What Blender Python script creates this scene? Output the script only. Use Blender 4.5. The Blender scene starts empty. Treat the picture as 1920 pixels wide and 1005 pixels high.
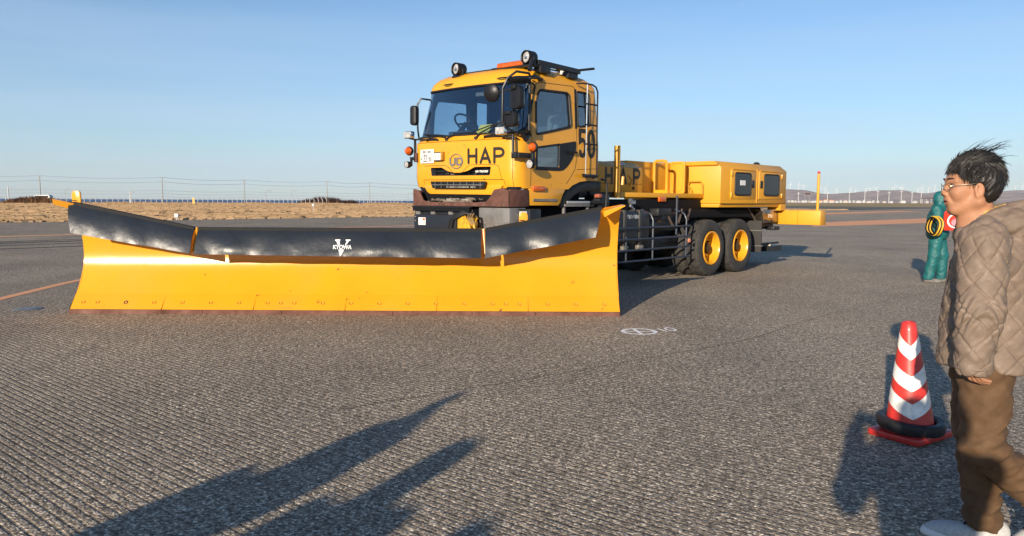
import bpy, bmesh, math, random
import numpy as np
from mathutils import Vector, Matrix, noise
from mathutils.bvhtree import BVHTree
from math import sin, cos, tan, pi, radians as rad, sqrt, atan2, floor
random.seed(7); rng = np.random.default_rng(7)
S = bpy.context.scene; C = S.collection

# ------------------------------------------------ camera, sky, sun, exposure
H = 1.45
pit, rol = rad(5.03), rad(.30)
fw = Vector((0, cos(pit), -sin(pit))); Rw = Vector((1, 0, 0)); Uw = Rw.cross(fw)
rr = cos(rol)*Rw + sin(rol)*Uw; uu = -sin(rol)*Rw + cos(rol)*Uw
cam = bpy.data.objects.new('camera', bpy.data.cameras.new('camera')); C.objects.link(cam); S.camera = cam
cam.data.sensor_width = 36; cam.data.lens = 27; cam.data.clip_start = .05; cam.data.clip_end = 60000
cam.matrix_world = Matrix(((rr.x, uu.x, -fw.x, 0), (rr.y, uu.y, -fw.y, 0), (rr.z, uu.z, -fw.z, H), (0, 0, 0, 1)))
AZ, EL = rad(24.8), rad(14.3)
world = bpy.data.worlds.new('World'); S.world = world; world.use_nodes = True
nt = world.node_tree; N = nt.nodes; L = nt.links
bg = N['Background']; sky = N.new('ShaderNodeTexSky'); sky.sky_type = 'NISHITA'; sky.sun_disc = False
sky.sun_elevation = EL; sky.sun_rotation = pi+AZ; sky.altitude = 0; sky.air_density = 1.0; sky.dust_density = .25; sky.ozone_density = 4.6
tc = N.new('ShaderNodeTexCoord'); sep = N.new('ShaderNodeSeparateXYZ'); L.new(tc.outputs['Generated'], sep.inputs[0])
mp = N.new('ShaderNodeMapping'); mp.inputs['Scale'].default_value = (1.2, 1.2, 16); L.new(tc.outputs['Generated'], mp.inputs[0])
nz = N.new('ShaderNodeTexNoise'); nz.inputs['Scale'].default_value = 1.6; nz.inputs['Detail'].default_value = 5; L.new(mp.outputs[0], nz.inputs['Vector'])
def rampn(N, L, src, pts, interp='LINEAR'):
    r = N.new('ShaderNodeValToRGB'); r.color_ramp.interpolation = interp
    e = r.color_ramp.elements
    while len(e) > 1: e.remove(e[-1])
    e[0].position = pts[0][0]; e[0].color = (*pts[0][1], 1) if len(pts[0][1]) == 3 else pts[0][1]
    for p, c in pts[1:]:
        k = e.new(p); k.color = (*c, 1)
    L.new(src, r.inputs[0]); return r
def g3(v): return (v, v, v)
band = rampn(N, L, sep.outputs[2], [(0, g3(.62)), (.09, g3(.55)), (.17, g3(.34)), (.30, g3(.06)), (.45, g3(.0))], 'EASE')
cl = rampn(N, L, nz.outputs[0], [(.36, g3(.55)), (.62, g3(1))])
mm = N.new('ShaderNodeMath'); mm.operation = 'MULTIPLY'; L.new(band.outputs[0], mm.inputs[0]); L.new(cl.outputs[0], mm.inputs[1])
mx = N.new('ShaderNodeMixRGB'); L.new(mm.outputs[0], mx.inputs[0]); L.new(sky.outputs[0], mx.inputs[1]); mx.inputs[2].default_value = (3.8, 4.8, 6.0, 1)
L.new(mx.outputs[0], bg.inputs[0]); bg.inputs[1].default_value = .099
sun = bpy.data.objects.new('sun', bpy.data.lights.new('sun', 'SUN')); C.objects.link(sun)
sun.data.energy = 4.4; sun.data.angle = rad(.53); sun.data.color = (1, .86, .68)
LD = Vector((sin(AZ)*cos(EL), cos(AZ)*cos(EL), -sin(EL))); sun.rotation_euler = LD.to_track_quat('-Z', 'Y').to_euler()
vs = S.view_settings; vs.view_transform = 'Standard'; vs.look = 'None'; vs.exposure = .6; vs.gamma = 1
S.render.engine = 'CYCLES'; S.cycles.max_bounces = 6; S.cycles.transparent_max_bounces = 12; S.cycles.volume_bounces = 0

# ------------------------------------------------ materials
MATS = {}
def mat(name, col, rough=.6, metal=0, var=0, vscale=4, bump=0, bscale=60, coat=0, spec=.5, col2=None, extra=None, emis=None):
    if name in MATS: return MATS[name]
    m = bpy.data.materials.new(name); m.use_nodes = True; MATS[name] = m
    N = m.node_tree.nodes; L = m.node_tree.links; p = N['Principled BSDF']
    p.inputs['Base Color'].default_value = (*col, 1); p.inputs['Roughness'].default_value = rough; p.inputs['Metallic'].default_value = metal
    p.inputs['Specular IOR Level'].default_value = spec
    if coat: p.inputs['Coat Weight'].default_value = coat; p.inputs['Coat Roughness'].default_value = .08
    if emis: p.inputs['Emission Color'].default_value = (*emis[0], 1); p.inputs['Emission Strength'].default_value = emis[1]
    t = N.new('ShaderNodeTexCoord')
    if var:
        n = N.new('ShaderNodeTexNoise'); n.inputs['Scale'].default_value = vscale; n.inputs['Detail'].default_value = 6; n.inputs['Roughness'].default_value = .65
        L.new(t.outputs['Object'], n.inputs['Vector'])
        c2 = col2 or tuple(c*(1-var) for c in col); c1 = col if col2 else tuple(min(1, c*(1+var*.5)) for c in col)
        r = rampn(N, L, n.outputs[0], [(.32, c2), (.62, c1)]); L.new(r.outputs[0], p.inputs['Base Color'])
        r2 = rampn(N, L, n.outputs[0], [(.3, g3(min(1, rough*1.3))), (.7, g3(rough*.85))]); L.new(r2.outputs[0], p.inputs['Roughness'])
    if bump:
        n = N.new('ShaderNodeTexNoise'); n.inputs['Scale'].default_value = bscale; n.inputs['Detail'].default_value = 4
        L.new(t.outputs['Object'], n.inputs['Vector'])
        b = N.new('ShaderNodeBump'); b.inputs['Strength'].default_value = 1; b.inputs['Distance'].default_value = bump
        L.new(n.outputs[0], b.inputs['Height']); L.new(b.outputs[0], p.inputs['Normal'])
    return m
def glassmat(name, tint, refl=1.0, haze=None):
    m = bpy.data.materials.new(name); m.use_nodes = True; N = m.node_tree.nodes; L = m.node_tree.links; N.clear()
    o = N.new('ShaderNodeOutputMaterial'); mx = N.new('ShaderNodeMixShader'); tr = N.new('ShaderNodeBsdfTransparent'); gl = N.new('ShaderNodeBsdfGlossy')
    f = N.new('ShaderNodeLayerWeight'); p5 = N.new('ShaderNodeMath'); p5.operation = 'POWER'; p5.inputs[1].default_value = 4; k = N.new('ShaderNodeMath'); k.operation = 'MULTIPLY_ADD'; k.inputs[1].default_value = refl; k.inputs[2].default_value = .05*refl; k.use_clamp = True
    L.new(f.outputs['Facing'], p5.inputs[0]); L.new(p5.outputs[0], k.inputs[0]); L.new(k.outputs[0], mx.inputs[0]); gl.inputs['Roughness'].default_value = .02
    tr.inputs[0].default_value = (*tint, 1); L.new(tr.outputs[0], mx.inputs[1]); L.new(gl.outputs[0], mx.inputs[2]); L.new(mx.outputs[0], o.inputs[0]); return m
YEL = mat('yellow_paint', (.76, .345, .016), .32, var=.05, vscale=2.2, coat=.3, spec=.5)
YELP = mat('yellow_blade_paint', (.76, .328, .014), .20, var=.06, vscale=1.2, spec=.45, bump=.0035, bscale=2.0)
YELB = mat('yellow_body_paint', (.72, .335, .018), .42, var=.07, vscale=1.5, bump=.0015, bscale=2)
DRK = mat('dark_interior', (.035, .045, .06), .8)
BLK = mat('black_plastic', (.010, .010, .012), .42, var=.2, spec=.4)
BLKM = mat('black_metal', (.012, .013, .016), .4, var=.3, vscale=8)
RUB = mat('tyre_rubber', (.03, .029, .028), .85, var=.35, vscale=9, bump=.001, bscale=90, col2=(.062, .055, .047))
LET = mat('black_lettering', (.022, .018, .013), .5)
def grime(m, sc=7, amt=.55, chip=(.16, .07, .03), dust=(.42, .30, .14)):
    N = m.node_tree.nodes; L = m.node_tree.links; p = N['Principled BSDF']; l = p.inputs['Base Color'].links[0]; src = l.from_socket; t = N.new('ShaderNodeTexCoord')
    def nz_(s_, d_, scl=(1, 1, 1), dist=0):
        mp = N.new('ShaderNodeMapping'); mp.inputs['Scale'].default_value = scl; L.new(t.outputs['Object'], mp.inputs[0])
        n = N.new('ShaderNodeTexNoise'); n.inputs['Scale'].default_value = s_; n.inputs['Detail'].default_value = d_; n.inputs['Distortion'].default_value = dist; L.new(mp.outputs[0], n.inputs['Vector']); return n.outputs[0]
    a = rampn(N, L, nz_(sc, 8), [(.70, g3(0)), (.725, g3(.8))]); b = rampn(N, L, nz_(1.1, 6, (1, 1, .45)), [(.50, g3(0)), (.75, g3(amt*.5))]); c = rampn(N, L, nz_(2.0, 2, (1, 1, 22), 1.5), [(.755, g3(0)), (.765, g3(.35))])
    for f_, col in ((b, dust), (a, chip), (c, (.25, .12, .04))):
        mx = N.new('ShaderNodeMixRGB'); L.new(f_.outputs[0], mx.inputs[0]); L.new(src, mx.inputs[1]); mx.inputs[2].default_value = (*col, 1); src = mx.outputs[0]
    L.new(src, p.inputs['Base Color'])
grime(YEL, 11, .22); grime(YELP, 9, .25); grime(YELB, 7, .4)
GREY = mat('grey_steel', (.22, .21, .20), .45, .3, var=.3, vscale=5)
CHR = mat('chrome', (.75, .75, .76), .15, 1)
ORG = mat('orange_lens', (.62, .11, .008), .2, coat=.6, var=.45, vscale=30)
WHT = mat('white_plate', (.8, .79, .76), .5)
RUST = mat('rusty_brown_steel', (.12, .05, .035), .7, var=.35, vscale=7, bump=.003, bscale=12)
RUSTE = mat('rusty_cutting_edge', (.14, .055, .035), .75, var=.4, vscale=4, bump=.003, bscale=20)
LENS = mat('clear_lens', (.42, .41, .40), .15, coat=.8, var=.5, vscale=22)
GLS = glassmat('blue_glass', (.82, .91, .97), 2.6)
GLSD = mat('dark_tinted_glass', (.012, .016, .022), .08, spec=.35)

# ------------------------------------------------ mesh builder
class M:
    def __init__(s): s.v = []; s.f = []; s.m = []
    def add(s, vs, fs, mi=0):
        o = len(s.v); s.v += [tuple(map(float, q)) for q in vs]; s.f += [tuple(o+i for i in q) for q in fs]; s.m += [mi]*len(fs); return s
    def box(s, x0, x1, y0, y1, z0, z1, mi=0, rot=None, piv=None):
        vs = [Vector((x, y, z)) for x in (x0, x1) for y in (y0, y1) for z in (z0, z1)]
        if rot: 
            c = piv or Vector(((x0+x1)/2, (y0+y1)/2, (z0+z1)/2)); vs = [c+rot @ (q-c) for q in vs]
        return s.add(vs, [(0, 1, 3, 2), (4, 6, 7, 5), (0, 4, 5, 1), (2, 3, 7, 6), (0, 2, 6, 4), (1, 5, 7, 3)], mi)
    def prism(s, poly, ax, a0, a1, mi=0):
        def P(p, a): return {'x': (a, p[0], p[1]), 'y': (p[0], a, p[1]), 'z': (p[0], p[1], a)}[ax]
        n = len(poly)
        return s.add([P(p, a0) for p in poly]+[P(p, a1) for p in poly], [tuple(range(n)), tuple(range(2*n-1, n-1, -1))]+[(i, (i+1) % n, n+(i+1) % n, n+i) for i in range(n)], mi)
    def lathe(s, prof, c, d, n=24, mi=0, mod=None):
        d = Vector(d).normalized(); a = d.orthogonal().normalized(); b = d.cross(a); c = Vector(c); vs = []; fs = []
        for i in range(n):
            t = 2*pi*i/n; e = a*cos(t)+b*sin(t)
            for j, (r, h) in enumerate(prof):
                if mod: r = mod(i, j, r)
                vs.append(c+e*r+d*h)
        k = len(prof)
        for i in range(n):
            for j in range(k-1):
                p, q = i*k+j, ((i+1) % n)*k+j; fs.append((p, q, q+1, p+1))
        return s.add(vs, fs, mi)
    def cyl(s, p0, p1, r0, r1=None, n=14, mi=0):
        p0 = Vector(p0); d = Vector(p1)-p0; r1 = r0 if r1 is None else r1
        return s.lathe([(0.0001, 0), (r0, 0), (r1, d.length), (0.0001, d.length)], p0, d, n, mi)
    def tube(s, pts, r, n=8, mi=0, closed=False):
        pts = [Vector(p) for p in pts]; k = len(pts); vs = []; up = None
        rs = r if isinstance(r, (list, tuple)) else [r]*k
        for i, p in enumerate(pts):
            a = pts[(i-1) % k] if (closed or i) else p; b = pts[(i+1) % k] if (closed or i < k-1) else p
            d = (b-a).normalized()
            if up is None: up = d.orthogonal().normalized()
            up = (up-d*up.dot(d)).normalized(); w = d.cross(up)
            vs += [p+(up*cos(2*pi*j/n)+w*sin(2*pi*j/n))*rs[i] for j in range(n)]
        fs = [(i*n+j, i*n+(j+1) % n, ((i+1) % k)*n+(j+1) % n, ((i+1) % k)*n+j) for i in range(k if closed else k-1) for j in range(n)]
        if not closed: fs += [tuple(range(n-1, -1, -1)), tuple((k-1)*n+j for j in range(n))]
        return s.add(vs, fs, mi)
    def ell(s, c, r, n=16, mi=0, rot=None):
        c = Vector(c); r = (r,)*3 if isinstance(r, (int, float)) else r; vs = []; fs = []; m_ = n//2
        for i in range(m_+1):
            t = pi*i/m_
            for j in range(n):
                f = 2*pi*j/n; q = Vector((r[0]*sin(t)*cos(f), r[1]*sin(t)*sin(f), r[2]*cos(t)))
                vs.append(c+(rot @ q if rot else q))
        for i in range(m_):
            for j in range(n): fs.append((i*n+j, (i+1)*n+j, (i+1)*n+(j+1) % n, i*n+(j+1) % n))
        return s.add(vs, fs, mi)
    def build(s, name, mats, parent=None, bevel=0, ang=38, segs=2, xf=None, recalc=True):
        me = bpy.data.meshes.new(name); me.from_pydata(s.v, [], s.f)
        for m in (mats if isinstance(mats, (list, tuple)) else [mats]): me.materials.append(m)
        me.polygons.foreach_set('material_index', s.m)
        finish(me, bevel, ang, segs, recalc)
        if xf: me.transform(xf)
        o = bpy.data.objects.new(name, me); C.objects.link(o)
        if parent: o.parent = parent
        return o
def finish(me, bevel=0, ang=38, segs=2, recalc=True):
    b = bmesh.new(); b.from_mesh(me)
    bmesh.ops.remove_doubles(b, verts=b.verts, dist=.00008)
    if recalc: bmesh.ops.recalc_face_normals(b, faces=b.faces)
    if bevel:
        es = [e for e in b.edges if len(e.link_faces) == 2 and e.calc_face_angle(0) > rad(30)]
        bmesh.ops.bevel(b, geom=es, offset=bevel, segments=segs, profile=.5, affect='EDGES', clamp_overlap=True)
    for f in b.faces: f.smooth = True
    for e in b.edges: e.smooth = not (len(e.link_faces) != 2 or e.calc_face_angle(0) > rad(ang))
    b.to_mesh(me); b.free()
def rpoly(pts, r, n=5):
    out = []; k = len(pts)
    for i in range(k):
        a, p, b = Vector(pts[i-1]), Vector(pts[i]), Vector(pts[(i+1) % k])
        ra = min(r, (a-p).length*.45, (b-p).length*.45); p0 = p+(a-p).normalized()*ra; p1 = p+(b-p).normalized()*ra
        for j in range(n+1):
            t = j/n; out.append(tuple(p0*(1-t)**2+p*2*t*(1-t)+p1*t*t))
    return out
def tag(o, label=None, cat=None, group=None, kind=None):
    if label: o['label'] = label
    if cat: o['category'] = cat
    if group: o['group'] = group
    if kind: o['kind'] = kind
    return o
def empty(name, loc=(0, 0, 0), rz=0, parent=None):
    o = bpy.data.objects.new(name, None); C.objects.link(o); o.location = loc; o.rotation_euler = (0, 0, rz); o.empty_display_size = .2
    if parent: o.parent = parent
    return o
def sheet(name, pts, z, m, **k):
    me = bpy.data.meshes.new(name); me.from_pydata([(x, y, z) for x, y in pts], [], [tuple(range(len(pts)))]); me.materials.append(m)
    o = bpy.data.objects.new(name, me); C.objects.link(o); b = bmesh.new(); b.from_mesh(me); bmesh.ops.triangulate(b, faces=b.faces); 
    for f in b.faces:
        if f.normal.z < 0: f.normal_flip()
    b.to_mesh(me); b.free(); return tag(o, **k)
def boolean(o, cutter, op='DIFFERENCE'):
    m = o.modifiers.new('b', 'BOOLEAN'); m.operation = op; m.solver = 'EXACT'; m.object = cutter
    dg = bpy.context.evaluated_depsgraph_get(); dg.update(); me = bpy.data.meshes.new_from_object(o.evaluated_get(dg)); o.modifiers.clear(); o.data = me; return o
def kill(*os):
    for o in os: bpy.data.objects.remove(o, do_unlink=True)
# stroke letters: unit box, resampled ribbons with round caps
def arc(cx, cy, rx, ry, a0, a1, n=14): return [(cx+rx*cos(rad(a0+(a1-a0)*i/n)), cy+ry*sin(rad(a0+(a1-a0)*i/n))) for i in range(n+1)]
GL = {'H': [[(.07, 0), (.07, 1)], [(.93, 0), (.93, 1)], [(.07, .5), (.93, .5)]],
 'A': [[(.02, 0), (.5, 1), (.98, 0)], [(.2, .3), (.8, .3)]],
 'P': [[(.07, 0), (.07, 1), (.5, 1)]+arc(.55, .72, .4, .28, 90, -90)+[(.07, .44)]],
 '5': [[(.92, 1), (.12, 1), (.1, .56)]+arc(.5, .32, .44, .32, 120, -150)],
 '0': [arc(.5, .7, .42, .3, 0, 180)+[(.08, .3)]+arc(.5, .3, .42, .3, 180, 360)+[(.92, .7)]],
 '2': [arc(.5, .72, .4, .28, 170, -20)+[(.08, 0), (.92, 0)]], '6': [[(.75, 1), (.2, .5)]+arc(.5, .3, .4, .3, 160, -200)], '1': [[(.5, 0), (.5, 1)]],
 '-': [[(.2, .5), (.8, .5)]]}
def ribbon(ch, x, y, w, h, t):
    out = []
    for k, st in enumerate(GL[ch]):
        p = [Vector((x+a*w, y+b*h)) for a, b in st]; q = [p[0]]
        for a, b in zip(p, p[1:]):
            n = max(1, int((b-a).length/.03)); q += [a+(b-a)*i/n for i in range(1, n+1)]
        l = []; r_ = []
        for i, a in enumerate(q):
            d0 = (q[i]-q[i-1]).normalized() if i else (q[1]-q[0]).normalized(); d1 = (q[i+1]-q[i]).normalized() if i < len(q)-1 else d0
            m_ = d0+d1; m_ = m_.normalized() if m_.length > .1 else d0; nn = Vector((-m_.y, m_.x)); sc = t/2/max(.5, m_.dot(d0)); l.append(a+nn*sc); r_.append(a-nn*sc)
        quads = [[l[i], l[i+1], r_[i+1], r_[i]] for i in range(len(q)-1)]
        for e, dd in ((q[0], (q[0]-q[1]).normalized()), (q[-1], (q[-1]-q[-2]).normalized())):
            nn = Vector((-dd.y, dd.x)); quads.append([e+(nn*cos(pi*i/8)+dd*sin(pi*i/8))*t/2 for i in range(9)])
        out.append((k, quads))
    return out
def strokes(text, x, y, w, h, t, gap, project, name, m, parent, lift=.003, mirror=False):
    b = M()
    for i, ch in enumerate(text):
        if ch == ' ': continue
        for k, quads in ribbon(ch, 0, 0, w, h, t):
            for q in quads:
                pts = [project(x+(-1 if mirror else 1)*(p.x+i*(w+gap)), y+p.y, lift+.0012*k) for p in q]; b.add(pts, [tuple(range(len(q)))])
    return b.build(name, m, parent, recalc=False, ang=60)
def text(body, size, name, m, parent, project, x, y, mirror=False, lift=.003, sx=1, bold=0):
    c = bpy.data.curves.new('txt', 'FONT'); c.body = body; c.size = size; c.align_x = 'CENTER'; c.offset = bold
    o = bpy.data.objects.new('txt', c); C.objects.link(o); dg = bpy.context.evaluated_depsgraph_get(); dg.update(); me = bpy.data.meshes.new_from_object(o.evaluated_get(dg)); kill(o)
    me.name = name
    for v in me.vertices:
        v.co = Vector(project(x+(-1 if mirror else 1)*v.co.x*sx, y+v.co.y, lift))
    me.materials.clear(); me.materials.append(m); o = bpy.data.objects.new(name, me); C.objects.link(o); o.parent = parent; return o

# ------------------------------------------------ the setting
TH = rad(43); U = Vector((sin(TH), cos(TH), 0)); V = Vector((-cos(TH), sin(TH), 0)); OO = Vector((.0397, 10.7627, 0))
def UV2(u, n): return (U.x*u-V.x*n, U.y*u-V.y*n)      # along the runway, and to its right
def asphalt_mat():
    m = bpy.data.materials.new('grooved_asphalt'); m.use_nodes = True; N = m.node_tree.nodes; L = m.node_tree.links; p = N['Principled BSDF']
    t = N.new('ShaderNodeTexCoord')
    mp = N.new('ShaderNodeMapping'); mp.inputs['Rotation'].default_value = (0, 0, -rad(50)); L.new(t.outputs['Object'], mp.inputs[0])
    # stones
    v = N.new('ShaderNodeTexVoronoi'); v.inputs['Scale'].default_value = 88; L.new(t.outputs['Object'], v.inputs['Vector'])
    hs = N.new('ShaderNodeSeparateColor'); L.new(v.outputs['Color'], hs.inputs[0])
    st = rampn(N, L, hs.outputs[0], [(0, (.140, .113, .085)), (.35, (.255, .206, .153)), (.7, (.385, .314, .228)), (.88, (.59, .492, .368)), (1, (.87, .75, .58))])
    n2 = N.new('ShaderNodeTexNoise'); n2.inputs['Scale'].default_value = 26; n2.inputs['Detail'].default_value = 3; L.new(t.outputs['Object'], n2.inputs['Vector'])
    c2 = rampn(N, L, n2.outputs[0], [(.3, g3(.62)), (.7, g3(1.4))])
    n3 = N.new('ShaderNodeTexNoise'); n3.inputs['Scale'].default_value = .35; n3.inputs['Detail'].default_value = 6; n3.inputs['Roughness'].default_value = .6; L.new(t.outputs['Object'], n3.inputs['Vector'])
    c3 = rampn(N, L, n3.outputs[0], [(.3, (.80, .79, .79)), (.5, (1, .99, .98)), (.7, (1.18, 1.15, 1.1))])
    a = N.new('ShaderNodeMixRGB'); a.blend_type = 'MULTIPLY'; a.inputs[0].default_value = 1; L.new(st.outputs[0], a.inputs[1]); L.new(c2.outputs[0], a.inputs[2])
    b = N.new('ShaderNodeMixRGB'); b.blend_type = 'MULTIPLY'; b.inputs[0].default_value = 1; L.new(a.outputs[0], b.inputs[1]); L.new(c3.outputs[0], b.inputs[2])
    # long tyre-worn streaks along the runway
    mp2 = N.new('ShaderNodeMapping'); mp2.inputs['Rotation'].default_value = (0, 0, rad(43)); mp2.inputs['Scale'].default_value = (1, .02, 1); L.new(t.outputs['Object'], mp2.inputs[0])
    n4 = N.new('ShaderNodeTexNoise'); n4.inputs['Scale'].default_value = .8; n4.inputs['Detail'].default_value = 5; L.new(mp2.outputs[0], n4.inputs['Vector'])
    c4 = rampn(N, L, n4.outputs[0], [(.30, g3(.90)), (.62, g3(1.05))])
    d = N.new('ShaderNodeMixRGB'); d.blend_type = 'MULTIPLY'; d.inputs[0].default_value = 1; L.new(b.outputs[0], d.inputs[1]); L.new(c4.outputs[0], d.inputs[2])
    # grooves sawn across the runway, 50 mm apart
    sx = N.new('ShaderNodeSeparateXYZ'); L.new(mp.outputs[0], sx.inputs[0])
    def math_(op, a_, b_=None, c_=None):
        k = N.new('ShaderNodeMath'); k.operation = op
        for i, q in enumerate((a_, b_, c_)):
            if q is None: continue
            if isinstance(q, (int, float)): k.inputs[i].default_value = q
            else: L.new(q, k.inputs[i])
        return k.outputs[0]
    wob = N.new('ShaderNodeTexNoise'); wob.inputs['Scale'].default_value = 30; L.new(t.outputs['Object'], wob.inputs['Vector'])
    s0 = math_('ADD', sx.outputs[0], math_('MULTIPLY', wob.outputs[0], .012))
    fr = math_('FRACT', math_('MULTIPLY', s0, 20.0)); tri = math_('ABSOLUTE', math_('SUBTRACT', fr, .5))
    wear = N.new('ShaderNodeTexNoise'); wear.inputs['Scale'].default_value = .22; wear.inputs['Detail'].default_value = 3; L.new(t.outputs['Object'], wear.inputs['Vector'])
    # worn more towards one side
    sd = N.new('ShaderNodeSeparateXYZ'); L.new(t.outputs['Object'], sd.inputs[0])
    wr = math_('ADD', math_('MULTIPLY', sd.outputs[0], -.055), wear.outputs[0]); 
    wm = N.new('ShaderNodeMapRange'); wm.inputs[1].default_value = .3; wm.inputs[2].default_value = .75; wm.inputs[3].default_value = .06; wm.inputs[4].default_value = 1; L.new(wr, wm.inputs[0])
    gm = N.new('ShaderNodeMapRange'); gm.interpolation_type = 'SMOOTHSTEP'; gm.inputs[1].default_value = .22; gm.inputs[2].default_value = .06; gm.inputs[3].default_value = 0; gm.inputs[4].default_value = 1; L.new(tri, gm.inputs[0])
    gr = math_('MULTIPLY', gm.outputs[0], wm.outputs[0])
    e = N.new('ShaderNodeMixRGB'); e.blend_type = 'MULTIPLY'; L.new(math_('MULTIPLY', gr, .62), e.inputs[0]); L.new(d.outputs[0], e.inputs[1]); e.inputs[2].default_value = (.22, .21, .21, 1)
    L.new(e.outputs[0], p.inputs['Base Color']); p.inputs['Roughness'].default_value = .9; p.inputs['Specular IOR Level'].default_value = .25
    h = math_('SUBTRACT', math_('MULTIPLY', v.outputs['Distance'], -.5), math_('MULTIPLY', gr, 1.1))
    h = math_('ADD', h, math_('MULTIPLY', n2.outputs[0], .8))
    bu = N.new('ShaderNodeBump'); bu.inputs['Strength'].default_value = 1; bu.inputs['Distance'].default_value = .0065; L.new(h, bu.inputs['Height']); L.new(bu.outputs[0], p.inputs['Normal'])
    return m
ASP = asphalt_mat()
def grass_mat():
    m = bpy.data.materials.new('dry_grass'); m.use_nodes = True; N = m.node_tree.nodes; L = m.node_tree.links; p = N['Principled BSDF']; t = N.new('ShaderNodeTexCoord')
    def noi(sc, map_=(1, 1, 1), det=6, ro=.65):
        mp = N.new('ShaderNodeMapping'); mp.inputs['Scale'].default_value = map_; L.new(t.outputs['Object'], mp.inputs[0])
        n = N.new('ShaderNodeTexNoise'); n.inputs['Scale'].default_value = sc; n.inputs['Detail'].default_value = det; n.inputs['Roughness'].default_value = ro; L.new(mp.outputs[0], n.inputs['Vector']); return n.outputs[0]
    a = rampn(N, L, noi(.5, (.25, 1, 1), 10, .8), [(.3, (.34, .23, .12)), (.5, (.52, .37, .20)), (.62, (.64, .47, .27)), (.8, (.70, .54, .34))])
    b = rampn(N, L, noi(.03, (.5, 1, 1), 5), [(.40, (.55, .58, .42)), (.56, g3(1))])
    x = N.new('ShaderNodeMixRGB'); x.blend_type = 'MULTIPLY'; x.inputs[0].default_value = 1; L.new(a.outputs[0], x.inputs[1]); L.new(b.outputs[0], x.inputs[2]); L.new(x.outputs[0], p.inputs['Base Color'])
    p.inputs['Roughness'].default_value = 1; p.inputs['Specular IOR Level'].default_value = .1
    bu = N.new('ShaderNodeBump'); bu.inputs['Strength'].default_value = 1; bu.inputs['Distance'].default_value = .004; L.new(noi(2.5, (.3, 1, 1), 6), bu.inputs['Height']); L.new(bu.outputs[0], p.inputs['Normal']); return m
GRS = grass_mat()
coast = [(-2600, 60), (-700, 165), (-300, 205), (-150, 236), (-110, 247), (-70, 290), (-50, 320), (-28, 360), (20, 480), (140, 850), (420, 1900), (1100, 4300), (1500, 6500), (2600, 8600)]
land = coast+[(12000, 8600), (12000, -400), (-2600, -400)]
g = M(); g.add([(x, y, -.03) for x, y in land], [tuple(range(len(land)))])
g.add([(x, y, -.03) for x, y in coast]+[(x-2, y+12, -9) for x, y in coast], [(i, i+1, len(coast)+i+1, len(coast)+i) for i in range(len(coast)-1)])
gb = g.build('ground', GRS); tag(gb, kind='structure')
SEA = mat('sea_water', (.018, .115, .27), .8, spec=.08, var=.25, vscale=.02, bump=.5, bscale=.3)
tag(M().add([(-14000, 30, -8), (14000, 30, -8), (14000, 8600, -8), (-14000, 8600, -8)], [(0, 1, 2, 3)]).build('sea', SEA), kind='structure')
sheet('apron', [UV2(-60, -4.5-47.8), UV2(900, -52.3), UV2(900, 60), UV2(150, 75), UV2(-60, 75)], 0, ASP, kind='structure')
# taxi-road through the grass, worn strips
PATCH = mat('old_tarmac', (.15, .125, .10), .9, var=.3, vscale=.3)
DGRS = mat('dark_grass_strip', (.2, .15, .085), 1, var=.4, vscale=.5, col2=(.12, .10, .06))
# ------------------------------------------------ painted lines on the apron
LINE = mat('orange_line_paint', (.88, .40, .18), .8, var=.22, vscale=14, bump=.002, bscale=60)
def strip(name, pts, w, z=.004, m=LINE, kind='structure'):
    b = M(); P = [Vector(p) for p in pts]; l = []
    for i, p in enumerate(P):
        d = (P[min(i+1, len(P)-1)]-P[max(i-1, 0)]).normalized(); nn = Vector((-d.y, d.x))*w/2; l += [(p.x+nn.x, p.y+nn.y, z), (p.x-nn.x, p.y-nn.y, z)]
    b.add(l, [(2*i, 2*i+1, 2*i+3, 2*i+2) for i in range(len(P)-1)]); o = b.build(name, m); 
    if o.data.polygons[0].normal.z < 0: o.data.flip_normals()
    return tag(o, kind=kind)
strip('lead_in_line_marking', [(-6.9, 8.2), (-7.28, 10.4), (-7.62, 12.9), (-7.75, 14.8), (-7.6, 17.5), (-6.9, 20.5), (-5.6, 23.5), (-3.4, 27.2), (.5, 32)], .17)
strip('taxi_line_marking', [UV2(-40, -33.6), UV2(0, -33.6), UV2(60, -33.6), UV2(200, -33.6)], .62)
sheet('wide_line_marking', [(17.5, 45.0), (30.5, 55.5), (46, 67), (47, 78), (38.6, 71.5), (22.4, 55.3)], .004, LINE, kind='structure')
sheet('far_line_marking', [(38, 92), (68, 128), (67, 133), (36.5, 97)], .004, LINE, kind='structure')
SKID = mat('skid_streak_rubber', (.05, .046, .042), .9, var=.3, vscale=2)
for i, (nn, w) in enumerate(((-29.6, .35), (-28.6, .5), (-27.2, .3), (-25.4, .4))):
    strip('skid_streak_marking', [UV2(-16+i*3, nn), UV2(30+5*i, nn)], w, .003, SKID)
WP = mat('white_ground_paint', (.95, .94, .9), .8, var=.12, vscale=30)
def mark(name, lab, polys):
    b = M()
    for k, q in enumerate(polys): b.add([(x, y, .004+.0006*k) for x, y in q], [tuple(range(len(q)))])
    o = b.build(name, WP, recalc=False)
    for f in o.data.polygons:
        if f.normal.z < 0: f.flip() if hasattr(f, 'flip') else None
    return tag(o, kind='structure')
def thick(p0, p1, w):
    a, b = Vector(p0), Vector(p1); d = (b-a).normalized(); nn = Vector((-d.y, d.x))*w/2; return [tuple(a+nn), tuple(a-nn), tuple(b-nn), tuple(b+nn)]
cc = Vector((1.42, 8.46)); R0 = .205
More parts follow.
